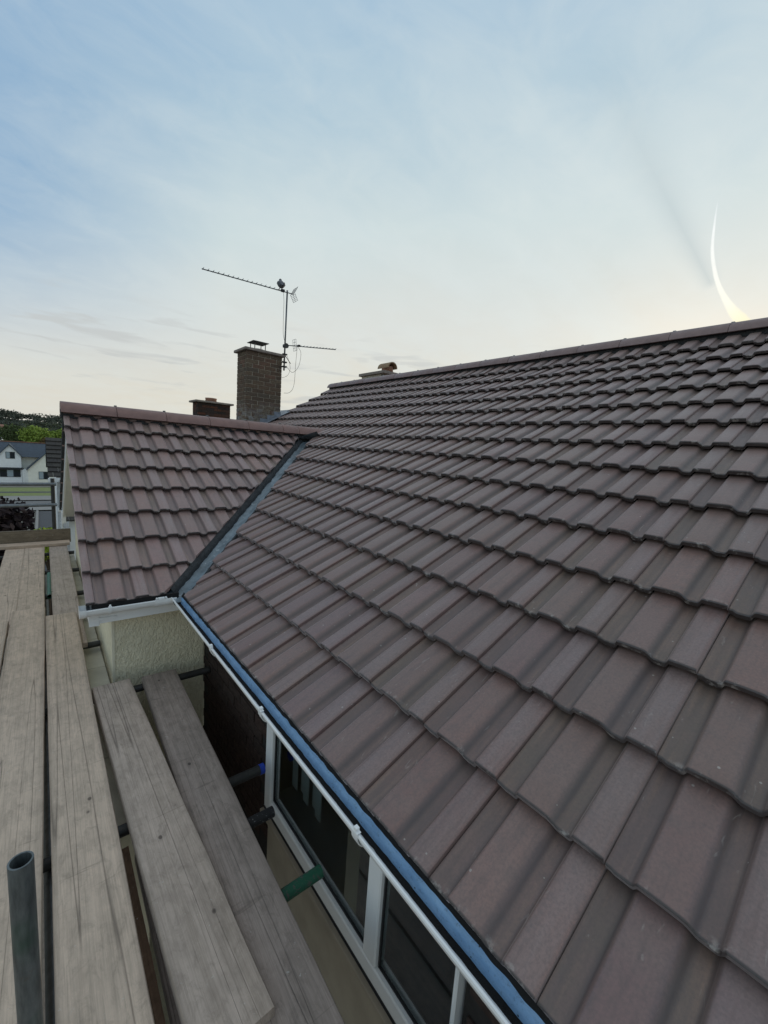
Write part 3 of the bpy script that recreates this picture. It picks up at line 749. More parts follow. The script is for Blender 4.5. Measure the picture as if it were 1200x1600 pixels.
# ---- fascia, soffit, barge boards
mb = MB(); mb.bbox(.060, .078, YNEAR, .05, -.175, -.045, .002); mb.build('fascia', M_upvc, house)
mb = MB(); mb.bbox(XG+.022, .058, .060, .078, -.165, -.034, .002); mb.build('fascia', M_upvc, house)
mb = MB(); mb.bbox(XG+.016, XG+.072, .054, .0595, -.175, -.032, .001); mb.bbox(XG+.016, XG+.022, .0597, .20, -.150, -.036, .001); mb.build('box_end', M_upvc, house)
mb = MB(); mb.box(.078, .24, YNEAR, .24, -.172, -.160); mb.box(XG+.062, .24, .078, .24, -.163, -.151); mb.build('soffit', M_upvc, house)
def barge(x0, x1, ya, za, yb, zb, dep):
    mb = MB(); 
    for x_ in (x0, x1):
        for (y, zz) in ((ya, za), (yb, zb)):
            mb.v += [Vector((x_, y, zz)), Vector((x_, y, zz-dep))]
    mb.f += [(0, 2, 3, 1), (4, 5, 7, 6), (0, 4, 6, 2), (1, 3, 7, 5), (0, 1, 5, 4), (2, 6, 7, 3)]
    return mb
barge(XG+.024, XG+.040, .085, -.035, WRY, WRZ-.065, .14).build('barge_board', M_upvc, house)
barge(XG+.024, XG+.040, WRY, WRZ-.065, FY-.03, -.05, .17).build('barge_board', M_upvc, house)
mb = MB(); mb.bbox(XG+.012, XG+.062, FY-.20, FY-.056, -.205, -.036, .002); mb.build('box_end', M_upvc, house)
for (ya, za, yb_, zb2) in ((.05, -.128, WRY, WRZ-.140), (WRY, WRZ-.140, FY-.05, -.128)):
    barge(XG+.041, GX+.01, ya, za, yb_, zb2, .012).build('verge_soffit', M_upvc, house)
# dark verge bedding below the wing's far verge tiles
barge(XG-.002, XG+.020, WRY, WRZ-.02, FY, -.02, .055).build('verge_bedding', M_mortar, house)
barge(XG+.004, XG+.020, 0.0, -.052, WRY, WRZ-.052, .024).build('verge_bedding', M_mortar, house)
far_g = gutter('gutter', Vector((0, 1, 0)), (XG-.012, FY, GZ), (-.03, FY, GZ), M_upvc, house)

# ---- walls
WX = .225; WYW = .20; GX = -.375
def wall(name, x0, x1, y0_, y1_, z0, z1, m): mb = MB(); mb.box(x0, x1, y0_, y1_, z0, z1); return mb.build(name, m, house)
wall('wing_wall', GX, WX-.003, WYW, WYW+.2, ZG, -.10, M_render)
wall('gable_wall', GX+.0, GX+.2, WYW+.2, FY-WYW, ZG, -.10, M_render)
mb = MB(); mb.add([(GX, .2, -.10), (GX, FY-.2, -.10), (GX, WRY, WRZ-.16), (GX+.2, .2, -.10), (GX+.2, FY-.2, -.10), (GX+.2, WRY, WRZ-.16)], [(0, 1, 2), (5, 4, 3), (0, 3, 4, 1), (1, 4, 5, 2), (2, 5, 3, 0)]); mb.build('gable_wall', M_render_s, house)
wall('corner_bead', GX-.004, GX+.012, WYW-.004, WYW+.012, ZG, -.168, M_render_s)
YW0, YW1, ZWT, ZWB = -1.04, -2.42, -.20, -.985
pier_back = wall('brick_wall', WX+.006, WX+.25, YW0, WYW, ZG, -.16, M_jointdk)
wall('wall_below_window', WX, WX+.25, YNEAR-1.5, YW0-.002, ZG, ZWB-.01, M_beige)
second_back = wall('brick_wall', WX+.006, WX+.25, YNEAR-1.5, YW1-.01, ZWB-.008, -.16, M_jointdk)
wall('lintel', WX, WX+.25, YW1-.008, YW0-.002, ZWT+.002, -.162, M_brickdk)
wall('rear_wall', WX+.3, 2*RX-.3, YEND-.35, YEND-.1, ZG, -.2, M_render_s)
wall('rear_wall', 2*RX-.5, 2*RX-.3, YNEAR, YEND-.35, ZG, -.2, M_render_s)
mb = MB(); mb.add([(WX+.1, YEND-.1, -.2), (2*RX-.3, YEND-.1, -.2), (RX, YEND-.1, RZ-.14), (WX+.1, YEND-.3, -.2), (2*RX-.3, YEND-.3, -.2), (RX, YEND-.3, RZ-.14)], [(0, 1, 2), (5, 4, 3), (0, 3, 4, 1), (1, 4, 5, 2), (2, 5, 3, 0)]); mb.build('gable_wall', M_render_s, house)
# dark bricks of the pier and the piece of wall right of the window
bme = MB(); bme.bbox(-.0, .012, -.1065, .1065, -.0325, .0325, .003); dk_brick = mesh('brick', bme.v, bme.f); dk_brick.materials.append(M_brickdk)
def brick_course(y_hi, y_lo, z_hi, z_lo, parent, x=WX-.004):
    k = 0; zz = z_hi-.0325
    while zz-.0325 > z_lo:
        y = y_hi-(0 if k % 2 == 0 else .1125)-.1065
        while y-.10 > y_lo:
            if y+.10 < y_hi+.12:
                o = bpy.data.objects.new('brick', dk_brick); C.objects.link(o); attach_sub(o, parent)
                o.matrix_basis = Matrix.Translation((x+R.uniform(-.002, .002), min(y, y_hi-.1065), zz))
            y -= .225
        zz -= .075; k += 1
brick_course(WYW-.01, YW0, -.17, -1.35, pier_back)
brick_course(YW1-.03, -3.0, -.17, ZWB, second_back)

# ---- window
win = MB(); FX = WX-.028
def bar(mb, y0_, y1_, z0, z1, x0=FX, x1=FX+.06, b=.006): mb.bbox(x0, x1, min(y0_, y1_), max(y0_, y1_), z0, z1, b)
bar(win, YW0-.075, YW0, ZWB, ZWT); bar(win, YW1, YW1+.016, ZWB+.085, ZWT-.06)
bar(win, YW1, YW0-.076, ZWB, ZWB+.083); bar(win, YW1, YW0-.076, ZWT-.05, ZWT)
bar(win, -2.052, -1.975, ZWB+.084, ZWT-.051)
wf = win.build('window_frame', M_upvc, house)
mb = MB(); mb.bbox(FX-.022, WX, YW1-.04, YW0+.004, ZWB-.026, ZWB-.003, .003); mb.build('window_sill', M_beige, house)
mb = MB(); mb.box(FX-.002, FX+.05, YW1, YW0, ZWB-.0028, ZWB-.0002); mb.box(FX-.003, FX-.0005, YW1, YW0, ZWB+.012, ZWB+.016); mb.build('gasket', M_blackp, house)
for (ya, yb) in ((YW0-.077, -1.973), (-2.054, YW1+.018)):
    mb = MB(); mb.box(FX+.028, FX+.034, yb, ya, ZWB+.084, ZWT-.051); o = mb.build('pane', M_glass, None); attach_sub(o, wf)
    mb = MB()
    for q in ((yb, yb+.007, ZWB+.084, ZWT-.051), (ya-.007, ya, ZWB+.084, ZWT-.051)): mb.box(FX+.018, FX+.0275, q[0], q[1], q[2], q[3])
    mb.box(FX+.018, FX+.0275, yb+.007, ya-.007, ZWB+.084, ZWB+.091); o = mb.build('gasket', M_blackp, None); attach_sub(o, wf)
wf.matrix_parent_inverse = Matrix.Translation(-POS['house'])
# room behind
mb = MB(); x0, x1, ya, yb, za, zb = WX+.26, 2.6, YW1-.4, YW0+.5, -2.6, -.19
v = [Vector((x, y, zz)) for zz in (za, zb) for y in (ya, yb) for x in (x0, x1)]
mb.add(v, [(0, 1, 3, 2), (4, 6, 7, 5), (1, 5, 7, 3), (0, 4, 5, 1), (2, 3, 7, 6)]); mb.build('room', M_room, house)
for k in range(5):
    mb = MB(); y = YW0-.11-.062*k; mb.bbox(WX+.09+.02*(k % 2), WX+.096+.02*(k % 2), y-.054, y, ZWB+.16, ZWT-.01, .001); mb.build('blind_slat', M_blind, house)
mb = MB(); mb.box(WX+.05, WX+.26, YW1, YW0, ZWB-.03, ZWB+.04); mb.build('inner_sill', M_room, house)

# ---- main chimney
chim = MB(); CX0, CX1, CY0, CY1, CZT = 2.165, 2.832, 4.50, 4.96, 2.665
chim.box(CX0+.007, CX1-.007, CY0+.007, CY1-.007, .6, CZT)
chimney = chim.build('chimney', M_joint, house)
bm1 = MB(); bm1.bbox(-.1065, .1065, 0, .10, -.0322, .0322, .004); cb = mesh('brick', bm1.v, bm1.f); cb.materials.append(M_brick)
bm2 = MB(); bm2.bbox(-.050, .050, 0, .10, -.0322, .0322, .004); cbh = mesh('brick', bm2.v, bm2.f); cbh.materials.append(M_brick)
def lay(xa, xb, ax, fixed, z_lo, z_hi, par, full, halfm, flip=1):
    """bricks along a face; ax 0: face looks to -y at y=fixed ; ax 1: face looks to -x at x=fixed ; 2: +x ; 3: +y"""
    k = 0; zz = z_hi-.034
    while zz-.03 > z_lo:
        pos = xa+(0 if k % 2 == 0 else -.1125)
        while pos < xb-.03:
            c0 = max(pos, xa); c1 = min(pos+.215, xb)
            if xb-c1 < .05: c1 = xb
            if c1-c0 > .04:
                w_ = c1-c0; pos += (.1 if c1 == xb else 0); me = full if w_ > .2 else halfm; sc = w_/(.213 if w_ > .2 else .100)
                o = bpy.data.objects.new('brick', me); C.objects.link(o); attach_sub(o, par); mid = (c0+c1)/2; j1 = R.uniform(-.0015, .0025)
                if ax == 0: o.matrix_basis = Matrix.Translation((mid, fixed-j1, zz)) @ Matrix.Diagonal((sc, 1, 1, 1))
                if ax == 1: o.matrix_basis = Matrix.Translation((fixed-j1, mid, zz)) @ Matrix.Rotation(-pi/2, 4, 'Z') @ Matrix.Diagonal((sc, 1, 1, 1))
                if ax == 2: o.matrix_basis = Matrix.Translation((fixed+j1, mid, zz)) @ Matrix.Rotation(pi/2, 4, 'Z') @ Matrix.Diagonal((sc, 1, 1, 1))
            pos += .225
        zz -= .0705; k += 1
lay(CX0, CX1, 0, CY0, 1.15, CZT-.002, chimney, cb, cbh)
lay(CY0+.105, CY1, 1, CX0, 1.15, CZT-.002, chimney, cb, cbh)
mb = MB(); mb.bbox(CX0-.055, CX1+.045, CY0-.05, CY1+.05, CZT+.001, CZT+.048, .008); o = mb.build('coping', M_cap, None); attach_sub(o, chimney)
# flaunching and cowl
bm = MB(); cxm, cym = 2.46, 4.74; bm.tube([(cxm, cym, CZT+.045), (cxm, cym, CZT+.085), (cxm, cym, CZT+.095)], [.20, .135, .11], 16); o = bm.build('flaunching', M_cap, None, smooth=True); attach_sub(o, chimney)
mb = MB()
for sx, sy in ((-.10, -.10), (.10, -.10), (.10, .10), (-.10, .10)): mb.tube([(cxm+sx, cym+sy, CZT+.06), (cxm+sx, cym+sy, CZT+.205)], .008, 6)
mb.add([(cxm-.15, cym-.15, CZT+.203), (cxm+.15, cym-.15, CZT+.203), (cxm+.15, cym+.15, CZT+.203), (cxm-.15, cym+.15, CZT+.203), (cxm-.15, cym-.15, CZT+.212), (cxm+.15, cym-.15, CZT+.212), (cxm+.15, cym+.15, CZT+.212), (cxm-.15, cym+.15, CZT+.212), (cxm, cym, CZT+.250)],
       [(0, 3, 2, 1), (0, 1, 5, 4), (1, 2, 6, 5), (2, 3, 7, 6), (3, 0, 4, 7), (4, 5, 8), (5, 6, 8), (6, 7, 8), (7, 4, 8)])
o = mb.build('cowl', M_dktube, None); attach_sub(o, chimney)
# lead flashing stepped round its foot
mb = MB(); 
for k in range(5):
    xa = CX0+.0+.135*k; zt = xa*ST/CT+.13; mb.bbox(xa, xa+.133, CY0-.010, CY0-.004, xa*ST/CT-.04, zt, .002)
mb.bbox(CX0-.16, CX1+.12, CY0-.15, CY0-.004, -.005, .006, .002, frame(Vector((0, 0, 0)), Vector((1, 0, 0)), Vector((0, 1, 0)), Vector((0, 0, 1))) @ Matrix(((1, 0, 0, 0), (0, 1, 0, 0), (ST/CT, 0, 1, .012), (0, 0, 0, 1))))
mb.bbox(CX1+.001, CX1+.20, CY0-.0035, CY1, -.005, .006, .002, Matrix(((1, 0, 0, 0), (0, 1, 0, 0), (ST/CT, 0, 1, .012), (0, 0, 0, 1))))
o = mb.build('lead_flashing', M_lead, None); attach_sub(o, chimney)
# efflorescence is left to the flashing; small vent chimney beyond the main ridge
st = MB(); VX, VY = 5.3, 4.70; st.box(VX-.2, VX+.2, VY-.40, VY+.40, 1.2, 2.74); stack = st.build('chimney', M_joint, house)
mb = MB(); mb.bbox(VX-.25, VX+.25, VY-.46, VY+.46, 2.742, 2.802, .006); o = mb.build('coping', M_cap, None); attach_sub(o, stack)
lay(VX-.2, VX+.2, 0, VY-.405, 2.3, 2.735, stack, cb, cbh); 
py_ = 4.43; mb = MB(); mb.tube([(VX, py_, 2.80), (VX, py_, 2.88), (VX, py_, 2.93)], [.135, .125, .13], 16); o = mb.build('chimney_pot', M_terra, None, smooth=True); attach_sub(o, stack)
mb = MB(); K = 10
for s, rr_ in ((-.30, .155), (.30, .155)):
    for k in range(K+1):
        t = pi*k/K; mb.v.append(Vector((VX+cos(t)*rr_, py_+s, 2.88+sin(t)*rr_*.85)))
    for k in range(K+1):
        t = pi*k/K; mb.v.append(Vector((VX+cos(t)*(rr_-.02), py_+s, 2.88+sin(t)*(rr_-.025)*.85)))
for k in range(K):
    a = k; mb.f += [(a, a+1, a+23, a+22), (a+11, a+33, a+34, a+12), (a, a+11, a+12, a+1), (a+22, a+23, a+34, a+33)]
for k_ in (0,): mb.f += [(0, 22, 33, 11), (10, 21, 43, 32)]
cr = Matrix.Translation((VX, py_, 0)) @ Matrix.Diagonal((.85, .62, 1, 1)) @ Matrix.Translation((-VX, -py_, 0))
mb.v = [cr @ v for v in mb.v]
o = mb.build('pot_cowl', M_bufft, None); attach_sub(o, stack)

# ------------------------------------------------------------------ TV aerial with mast
ant = thing('tv_aerial', 'tall tv aerial mast with two yagi aerials strapped to the big brick chimney', 'aerial', (2.87, 4.48, 2.45))
MXp, MYp = 2.872, 4.47
mb = MB(); mb.tube([(MXp-.012, MYp, 2.43), (MXp, MYp, 3.84)], .0145, 10); mb.build('mast', M_alu, ant, smooth=True)
mb = MB(); 
for zz in (2.50, 2.58, 2.72): mb.bbox(MXp-.05, MXp+.035, MYp-.03, MYp+.03, zz-.012, zz+.012, .003)
mb.bbox(MXp-.04, MXp+.03, MYp-.04, MYp+.04, 2.84, 2.90, .01); mb.build('mast_clamp', M_dktube, ant)
mb = MB(); mb.tube([(MXp, MYp-.035, 2.87), (MXp, MYp-.05, 2.87)], .045, 14); mb.tube([(MXp+.005, MYp, 2.70), (MXp+.11, MYp-.02, 2.57)], .006, 6); mb.build('mast_bracket', M_dktube, ant)
def yagi(p0, p1, nel, refl_at, elen, name):
    p0 = Vector(p0); p1 = Vector(p1); d = (p1-p0).normalized()
    mb = MB(); mb.tube([p0, p1], .0085, 6); mb.build('boom', M_alu, ant)
    sidev = d.cross(Vector((0, 0, 1))).normalized(); upv = sidev.cross(d)
    em = MB(); em.tube([(0, -elen/2, .010), (0, elen/2, .010)], .0038, 5); em.bbox(-.008, .008, -.010, .010, -.006, .013, .002)
    eme = mesh('element', em.v, em.f); eme.materials.append(M_alu)
    for k in range(nel):
        q = p0.lerp(p1, .012+.80*k/(nel-1))
        o = bpy.data.objects.new('element', eme); C.objects.link(o); attach(o, ant); o.matrix_basis = frame(q, d, sidev, upv)
    return d, sidev, upv
p0 = Vector((1.405, 4.52, 3.763)); p1 = Vector((2.985, 4.44, 3.797))
d, sv, uv_ = yagi(p0, p1, 17, 0, .115, 'a')
mb = MB(); c0 = p1-d*.02
for s in (-1, 1):
    for k in range(6):
        a = k/5*.115; b0 = c0+uv_*s*(a)+d*(.17*a)
        mb.tube([b0-sv*.10+d*.008*k, b0+sv*.10+d*.008*k], .003, 5)
    for t_ in (-.09, 0, .09): mb.tube([c0+sv*t_, c0+sv*t_+uv_*s*.115+d*.06], .003, 5)
mb.build('reflector', M_alu, ant)
mb = MB(); mb.bbox(-.035, .035, -.02, .02, -.012, .035, .006, frame(p1-d*.21, d, sv, uv_)); mb.build('dipole_box', M_blackp, ant)
p2 = Vector((2.90, 4.46, 2.888)); p3 = Vector((3.98, 4.50, 3.035))
q0 = p3; d2, sv2, uv2 = yagi(p3, p2, 13, 0, .10, 'b')
mb = MB(); c0 = p2-d2*.15
for t_ in (-.08, -.02, .04): mb.tube([c0+sv2*t_-uv2*.09, c0+sv2*t_+uv2*.11], .003, 5)
for k in range(5): mb.tube([c0-sv2*.08+uv2*(-.09+.05*k), c0+sv2*.04+uv2*(-.09+.05*k)], .003, 5)
mb.build('reflector', M_alu, ant)
mb = MB(); mb.bbox(-.025, .025, -.018, .018, -.010, .028, .004, frame(p2-d2*.25, d2, sv2, uv2)); mb.build('dipole_box', M_blackp, ant)
def cable(pts, r=.0032, m=M_blackp):
    P_ = []
    for k in range(len(pts)-1):
        a, b = Vector(pts[k]), Vector(pts[k+1]); pa = Vector(pts[max(k-1, 0)]); pb = Vector(pts[min(k+2, len(pts)-1)])
        for i in range(6):
            t = i/6; P_.append(.5*((2*a)+(b-pa)*t+(2*pa-5*a+4*b-pb)*t*t+(3*a-pa-3*b+pb)*t**3))
    P_.append(Vector(pts[-1])); mb = MB(); mb.tube(P_, r, 5); return mb.build('cable', m, ant)
cable([(2.78, 4.44, 3.80), (2.80, 4.44, 3.62), (2.80, 4.44, 3.3), (2.81, 4.44, 3.05), (2.86, 4.44, 2.90)])
cable([(3.10, 4.44, 2.91), (3.08, 4.44, 2.6), (3.06, 4.44, 2.2), (2.98, 4.44, 2.05), (2.86, 4.44, 2.02)])
cable([(3.10, 4.44, 2.91), (3.18, 4.44, 2.8), (3.14, 4.44, 2.55), (3.02, 4.44, 2.42), (2.9, 4.44, 2.5)])
cable([(2.9, 4.44, 2.7), (2.97, 4.44, 2.5), (2.92, 4.44, 2.35), (2.80, 4.44, 2.3), (2.76, 4.44, 2.45), (2.83, 4.44, 2.62)], .0028)

# ------------------------------------------------------------------ pigeon sitting on the upper boom
def pigeon(loc):
    root = thing('pigeon', 'grey pigeon perched on the long upper aerial boom near the mast', 'bird', loc)
    bm = bmesh.new()
    pts = [((-.115, 0, .028), .012), ((-.075, 0, .040), .022), ((-.03, 0, .062), .044), ((.02, 0, .085), .050), ((.05, 0, .112), .037), ((.062, 0, .138), .022), ((.070, 0, .155), .021), ((.092, 0, .152), .009), ((.104, 0, .148), .003)]
    rings = []
    for (c, r) in pts:
        rings.append([bm.verts.new((c[0]+cos(2*pi*j/12)*r*.25*0, c[1]+cos(2*pi*j/12)*r, c[2]+sin(2*pi*j/12)*r*1.05)) for j in range(12)])
    for a, b in zip(rings, rings[1:]):
        for j in range(12): bm.faces.new((a[j], a[(j+1) % 12], b[(j+1) % 12], b[j]))
    bm.faces.new(rings[0][::-1]); bm.faces.new(rings[-1])
    bmesh.ops.recalc_face_normals(bm, faces=bm.faces)
    bmesh.ops.subdivide_edges(bm, edges=bm.edges[:], cuts=1, smooth=.6, use_grid_fill=True)
    me = bpy.data.meshes.new('body'); bm.to_mesh(me); bm.free()
    for p in me.polygons: p.use_smooth = True
    me.materials.append(simple('pigeon_plumage', (.13, .135, .15), .8, .35, 40, .3, .003))
    Rz = Matrix.Rotation(radians(75), 4, 'Z')
    def put(o): o.parent = root; o.matrix_basis = Rz
    o = bpy.data.objects.new('body', me); C.objects.link(o); put(o)
    wingm = simple('pigeon_wing', (.09, .092, .10), .8, .3, 40, .3, .003)
    for s in (-1, 1):
        mb = MB(); K = 8
        prof = [(-.12, .035, .004), (-.08, .05, .018), (-.03, .072, .028), (.02, .092, .030), (.045, .098, .018), (.055, .095, .004)]
        for (x, zz, hh) in prof:
            y = s*(.050 if x > -.06 else .030)
            mb.v += [Vector((x, y*.92, zz+hh)), Vector((x, y*1.08, zz)), Vector((x, y*.92, zz-hh))]
        for k in range(len(prof)-1):
            for j in range(2): a = k*3+j; mb.f.append((a, a+1, a+4, a+3))
        o = mb.build('wing', wingm, None, smooth=True); put(o)
        mb = MB(); mb.tube([(.005, s*.018, .045), (.008, s*.018, .004)], .004, 5); mb.tube([(-.008, s*.018, .003), (.028, s*.018, .003)], .003, 5)
        o = mb.build('leg', simple('pigeon_leg', (.2, .07, .06), .7, .1), None); put(o)
    mb = MB(); mb.add([(-.11, -.015, .036), (-.11, .015, .036), (-.185, -.030, .012), (-.185, .030, .012), (-.11, -.012, .022), (-.11, .012, .022), (-.185, -.028, .006), (-.185, .028, .006)], [(0, 1, 3, 2), (4, 6, 7, 5), (0, 2, 6, 4), (1, 5, 7, 3), (2, 3, 7, 6)])
    o = mb.build('tail', wingm, None); put(o)
pigeon(p0.lerp(p1, .845)+Vector((0, 0, .012)))
bpy.data.objects['pigeon'].scale = (1.25, 1.25, 1.25)

# ------------------------------------------------------------------ SCAFFOLD
def board(x0a, y0a, x1a, y1a, z0, z1, m, label, width=.225, thick=.038, group='scaffold boards of the working deck', name='scaffold_board', roll=0.0, seed=0):
    """board from centre (x0a,y0a) to centre (x1a,y1a); z is its top"""
    a = Vector((x0a, y0a, z0)); b = Vector((x1a, y1a, z1)); L = (b-a).length; d = (b-a).normalized(); s = d.cross(Vector((0, 0, 1))).normalized(); u = s.cross(d)
    s = (s*cos(roll)+u*sin(roll)); u = s.cross(d)
    bm = bmesh.new(); nl = max(6, int(L/.12)); rr = random.Random(seed+int(abs(x0a)*1000)); xs_ = [-.5, -.485, -.25, 0, .25, .485, .5]
    hs = [-.006, 0, 0, 0, 0, 0, -.006]; top = []; bot = []
    ph = rr.uniform(0, 10)
    for k in range(nl+1):
        y = -L/2+L*k/nl; bow = .004*sin(y*1.3+ph); cup = .0025
        er = .003*noise.noise(Vector((y*3, ph, 0))); el = .003*noise.noise(Vector((y*3, ph, 5)))
        y_ = y+(rr.uniform(-.002, .002) if k in (0, nl) else 0)
        top.append([bm.verts.new((xx*width+(er if xx > .4 else (el if xx < -.4 else 0)), y_+(.004*(1 if k == 0 else -1)*(abs(xx) > .49) if k in (0, nl) else 0), hh+bow+cup*(4*xx*xx)*.6-.001)) for xx, hh in zip(xs_, hs)])
        bot.append([bm.verts.new((xx*width, y_, -thick+bow)) for xx in (-.5, .5)])
    m_ = len(xs_)
    for k in range(nl):
        for j in range(m_-1): bm.faces.new((top[k][j], top[k][j+1], top[k+1][j+1], top[k+1][j]))
        bm.faces.new((bot[k][1], bot[k][0], bot[k+1][0], bot[k+1][1]))
        bm.faces.new((bot[k][0], top[k][0], top[k+1][0], bot[k+1][0])); bm.faces.new((top[k][-1], bot[k][1], bot[k+1][1], top[k+1][-1]))
    bm.faces.new([bot[0][0], bot[0][1]]+top[0][::-1]); bm.faces.new([bot[-1][1], bot[-1][0]]+top[-1])
    bmesh.ops.recalc_face_normals(bm, faces=bm.faces)
    me = bpy.data.meshes.new(name); bm.to_mesh(me); bm.free(); me.materials.append(m)
    smooth_by_angle(me, 30)
    o = bpy.data.objects.new(name, me); C.objects.link(o); o.matrix_world = frame((a+b)/2, s, d, u)
    if label: tag(o, label, 'scaffold board', group)
    return o
def band(o, y, L, w=.225, m=M_steel):
    """galvanised hoop iron over a board end, as its part"""
    mb = MB(); mb.box(-w/2-.0015, w/2+.0015, y-.010, y+.010, -.0395, .0012)
ZB = -.60
board(-1.31, 4.62, -1.35, -3.6, ZB, ZB, M_wood, 'outermost pale deck board at the left edge of the photo', seed=1)
board(-1.018, 4.62, -1.03, 1.3, ZB, ZB, M_wood, 'far pale deck board at the left edge with a dark gap on its right', width=.20, seed=2)
board(-1.080, 1.50, -1.105, -3.6, ZB+.034, ZB+.034, M_wood, 'near pale deck board cut off by the left edge of the photo', seed=3)
board(-.812, 4.62, -.838, 1.60, ZB, ZB, M_wood, 'far deck board left of the green tube, running to the toe board', width=.21, seed=4)
board(-.838, 1.70, -.905, -3.6, ZB+.039, ZB+.037, M_wood, 'long deck board behind the upright tube, lapping over the far board', seed=5)
board(-.556, 4.59, -.578, .82, ZB, ZB, M_wood2, 'far grey deck board beside the white barge board of the wing', width=.205, seed=6)
board(-.6205, 1.46, -.638, -3.6, ZB+.039, ZB+.037, M_wood, 'long pale deck board right of the upright tube, its end lapping a grey board', width=.215, seed=7)
board(-.404, .045, -.352, -2.12, ZB+.012, ZB+.042, M_wood2, 'short grey board nearest the camera, its sawn end showing, angled to the house', width=.215, seed=8, roll=.01)
board(-.118, .06, -.235, -3.4, ZB, ZB, M_wood3, 'dark grey board closest to the window, lying angled under its neighbour', width=.215, seed=9)
board(-.372, -1.20, -.380, -3.4, ZB-.13, ZB-.13, M_wood3, 'dark board lying lower in the gap between two deck boards', width=.18, seed=10)
board(-.505, -1.19, -.510, -3.4, ZB-.09, ZB-.11, M_woodb, 'narrow brown timber edge in the gap beside the lower dark board', width=.045, thick=.06, seed=11)
# toe board on edge across the end of the deck
me = board(-2.3, 0, -.40, 0, 0, 0, M_toe, None, name='toe_board', width=.20, seed=12)
me.matrix_world = Matrix.Translation((-1.35, 4.66, -.4985)) @ frame(Vector((0, 0, 0)), Vector((0, 0, 1)), Vector((1, 0, 0)), Vector((0, 1, 0)))
tag(me, 'weathered brown toe board standing on edge across the far end of the deck', 'toe board')
board(-2.35, 4.50, -.42, 4.50, ZB+.0395, ZB+.0395, M_wood, 'pale board laid crosswise at the far end in front of the toe board', width=.20, seed=13)

def tube_obj(a, b, m, label, r=.0242, group=None, cat='scaffold tube', name='scaffold_tube', hollow_end=True, parts=None):
    mb = MB(); 
    if hollow_end: mb.hollow(a, b, r)
    else: mb.tube([a, b], r, 16)
    me = mesh(name, mb.v, mb.f); me.materials.append(m); bm = bmesh.new(); bm.from_mesh(me); bmesh.ops.recalc_face_normals(bm, faces=bm.faces); bm.to_mesh(me); bm.free(); smooth_by_angle(me, 40)
    o = bpy.data.objects.new(name, me); C.objects.link(o)
    if label: tag(o, label, cat, group)
    return o
GT = 'scaffold tubes under the deck boards'
ZT = ZB-.0385-.0248
tube_obj((-1.7, .03, ZT), (.215, .03, ZT), M_dktube, 'dark scaffold tube crossing in front of the textured cream wall', group=GT)
t = tube_obj((-1.7, -1.125, ZT), (.125, -1.125, ZT), M_dktube, 'scaffold tube with a blue plastic end cap in front of the dark brick', group=GT)
mb = MB(); mb.tube([(.126, -1.125, ZT), (.150, -1.125, ZT)], .0262, 16); o = mb.build('end_cap', M_bluecap, None, smooth=False); o.parent = t
tube_obj((-.33, -1.405, ZT), (.075, -1.405, ZT), M_blackpt, 'black painted scaffold tube, chipped to bare metal, ending at the window corner', group=GT)
tube_obj((-.30, -1.78, ZT), (.112, -1.78, ZT), M_green, 'green painted scaffold tube ending in front of the window frame', group=GT)
tube_obj((-1.7, -2.75, ZT), (.10, -2.75, ZT), M_dktube, 'scaffold tube under the nearest ends of the boards', group=GT)
tube_obj((-1.7, .90, ZT), (-.385, .90, ZT), M_dktube, 'dark scaffold tube end showing under the wing gutter end cap', group=GT)
for y, lb in ((1.62, 'first dark tube crossing the white gap beside the wing roof'), (2.30, 'second dark tube crossing the white gap beside the wing roof'), (3.25, 'third dark tube crossing the white gap beside the wing roof'), (4.20, 'farthest dark tube crossing the gap, just before the toe board')):
    tube_obj((-1.7, y, ZT), (-.385, y, ZT), M_dktube, lb, group=GT)
tube_obj((-.688, 2.15, ZB-.012), (-.680, 3.00, ZB-.012), M_green, 'green painted tube lying in the gap between two far deck boards', r=.021, cat='scaffold tube')
for x_, lb in ((-.74, 'ledger tube running lengthwise below the gap between the long boards'), (-1.45, 'outer ledger tube running lengthwise below the deck')):
    tube_obj((x_, -3.6, ZT-.052), (x_, 4.8, ZT-.052), M_steel, lb)
# upright with open top right in front of the camera
tube_obj((-.7845, -1.870, ZG), (-.7845, -1.870, .052), M_pole, 'upright scaffold tube with an open top standing in the near gap between boards', cat='scaffold pole', name='scaffold_standard')
tube_obj((-1.45, 4.74, ZG), (-1.45, 4.74, .6), M_steel, 'upright scaffold tube at the far outer corner of the deck', cat='scaffold pole', name='scaffold_standard')
tube_obj((-.585, 4.72, ZG), (-.585, 4.72, .34), M_dktube, 'dark upright behind the ends of the two guard rails, beside the wing', cat='scaffold pole', name='scaffold_standard', hollow_end=False)
tube_obj((-2.6, 4.665, .250), (-.545, 4.665, .262), M_steel, 'upper guard rail across the far end of the scaffold', cat='guard rail', group='guard rails', name='guard_rail')
tube_obj((-2.6, 4.665, -.052), (-.545, 4.665, -.040), M_steel, 'lower guard rail across the far end of the scaffold', cat='guard rail', group='guard rails', name='guard_rail')
# lower lift seen through the gaps
for k, x_ in enumerate((-1.25, -1.0, -.75)):
    board(x_, 4.4, x_, -3.4, -2.6, -2.6, M_wood3, ['outer', 'middle', 'inner'][k]+' board of the scaffold lift below, glimpsed through the deck gaps', group='boards of the lower lift', seed=20+k)

# low pale coping at the foot of the visible gable strip
lw = thing('low_wall', 'pale coping stones of a low wall running beside the wing under the boards', 'wall', (-.44, .3, ZG))
mb = MB(); mb.box(-.50, GX-.004, -1.02, 4.4, ZG, -.763); mb.build('wall_body', M_render_s, lw)
for k in range(10):
    mb = MB(); y = 4.44-.55*k; mb.bbox(-.515, GX-.006, y-.543, y, -.762, -.722, .005); mb.build('coping_stone', M_coping, lw)

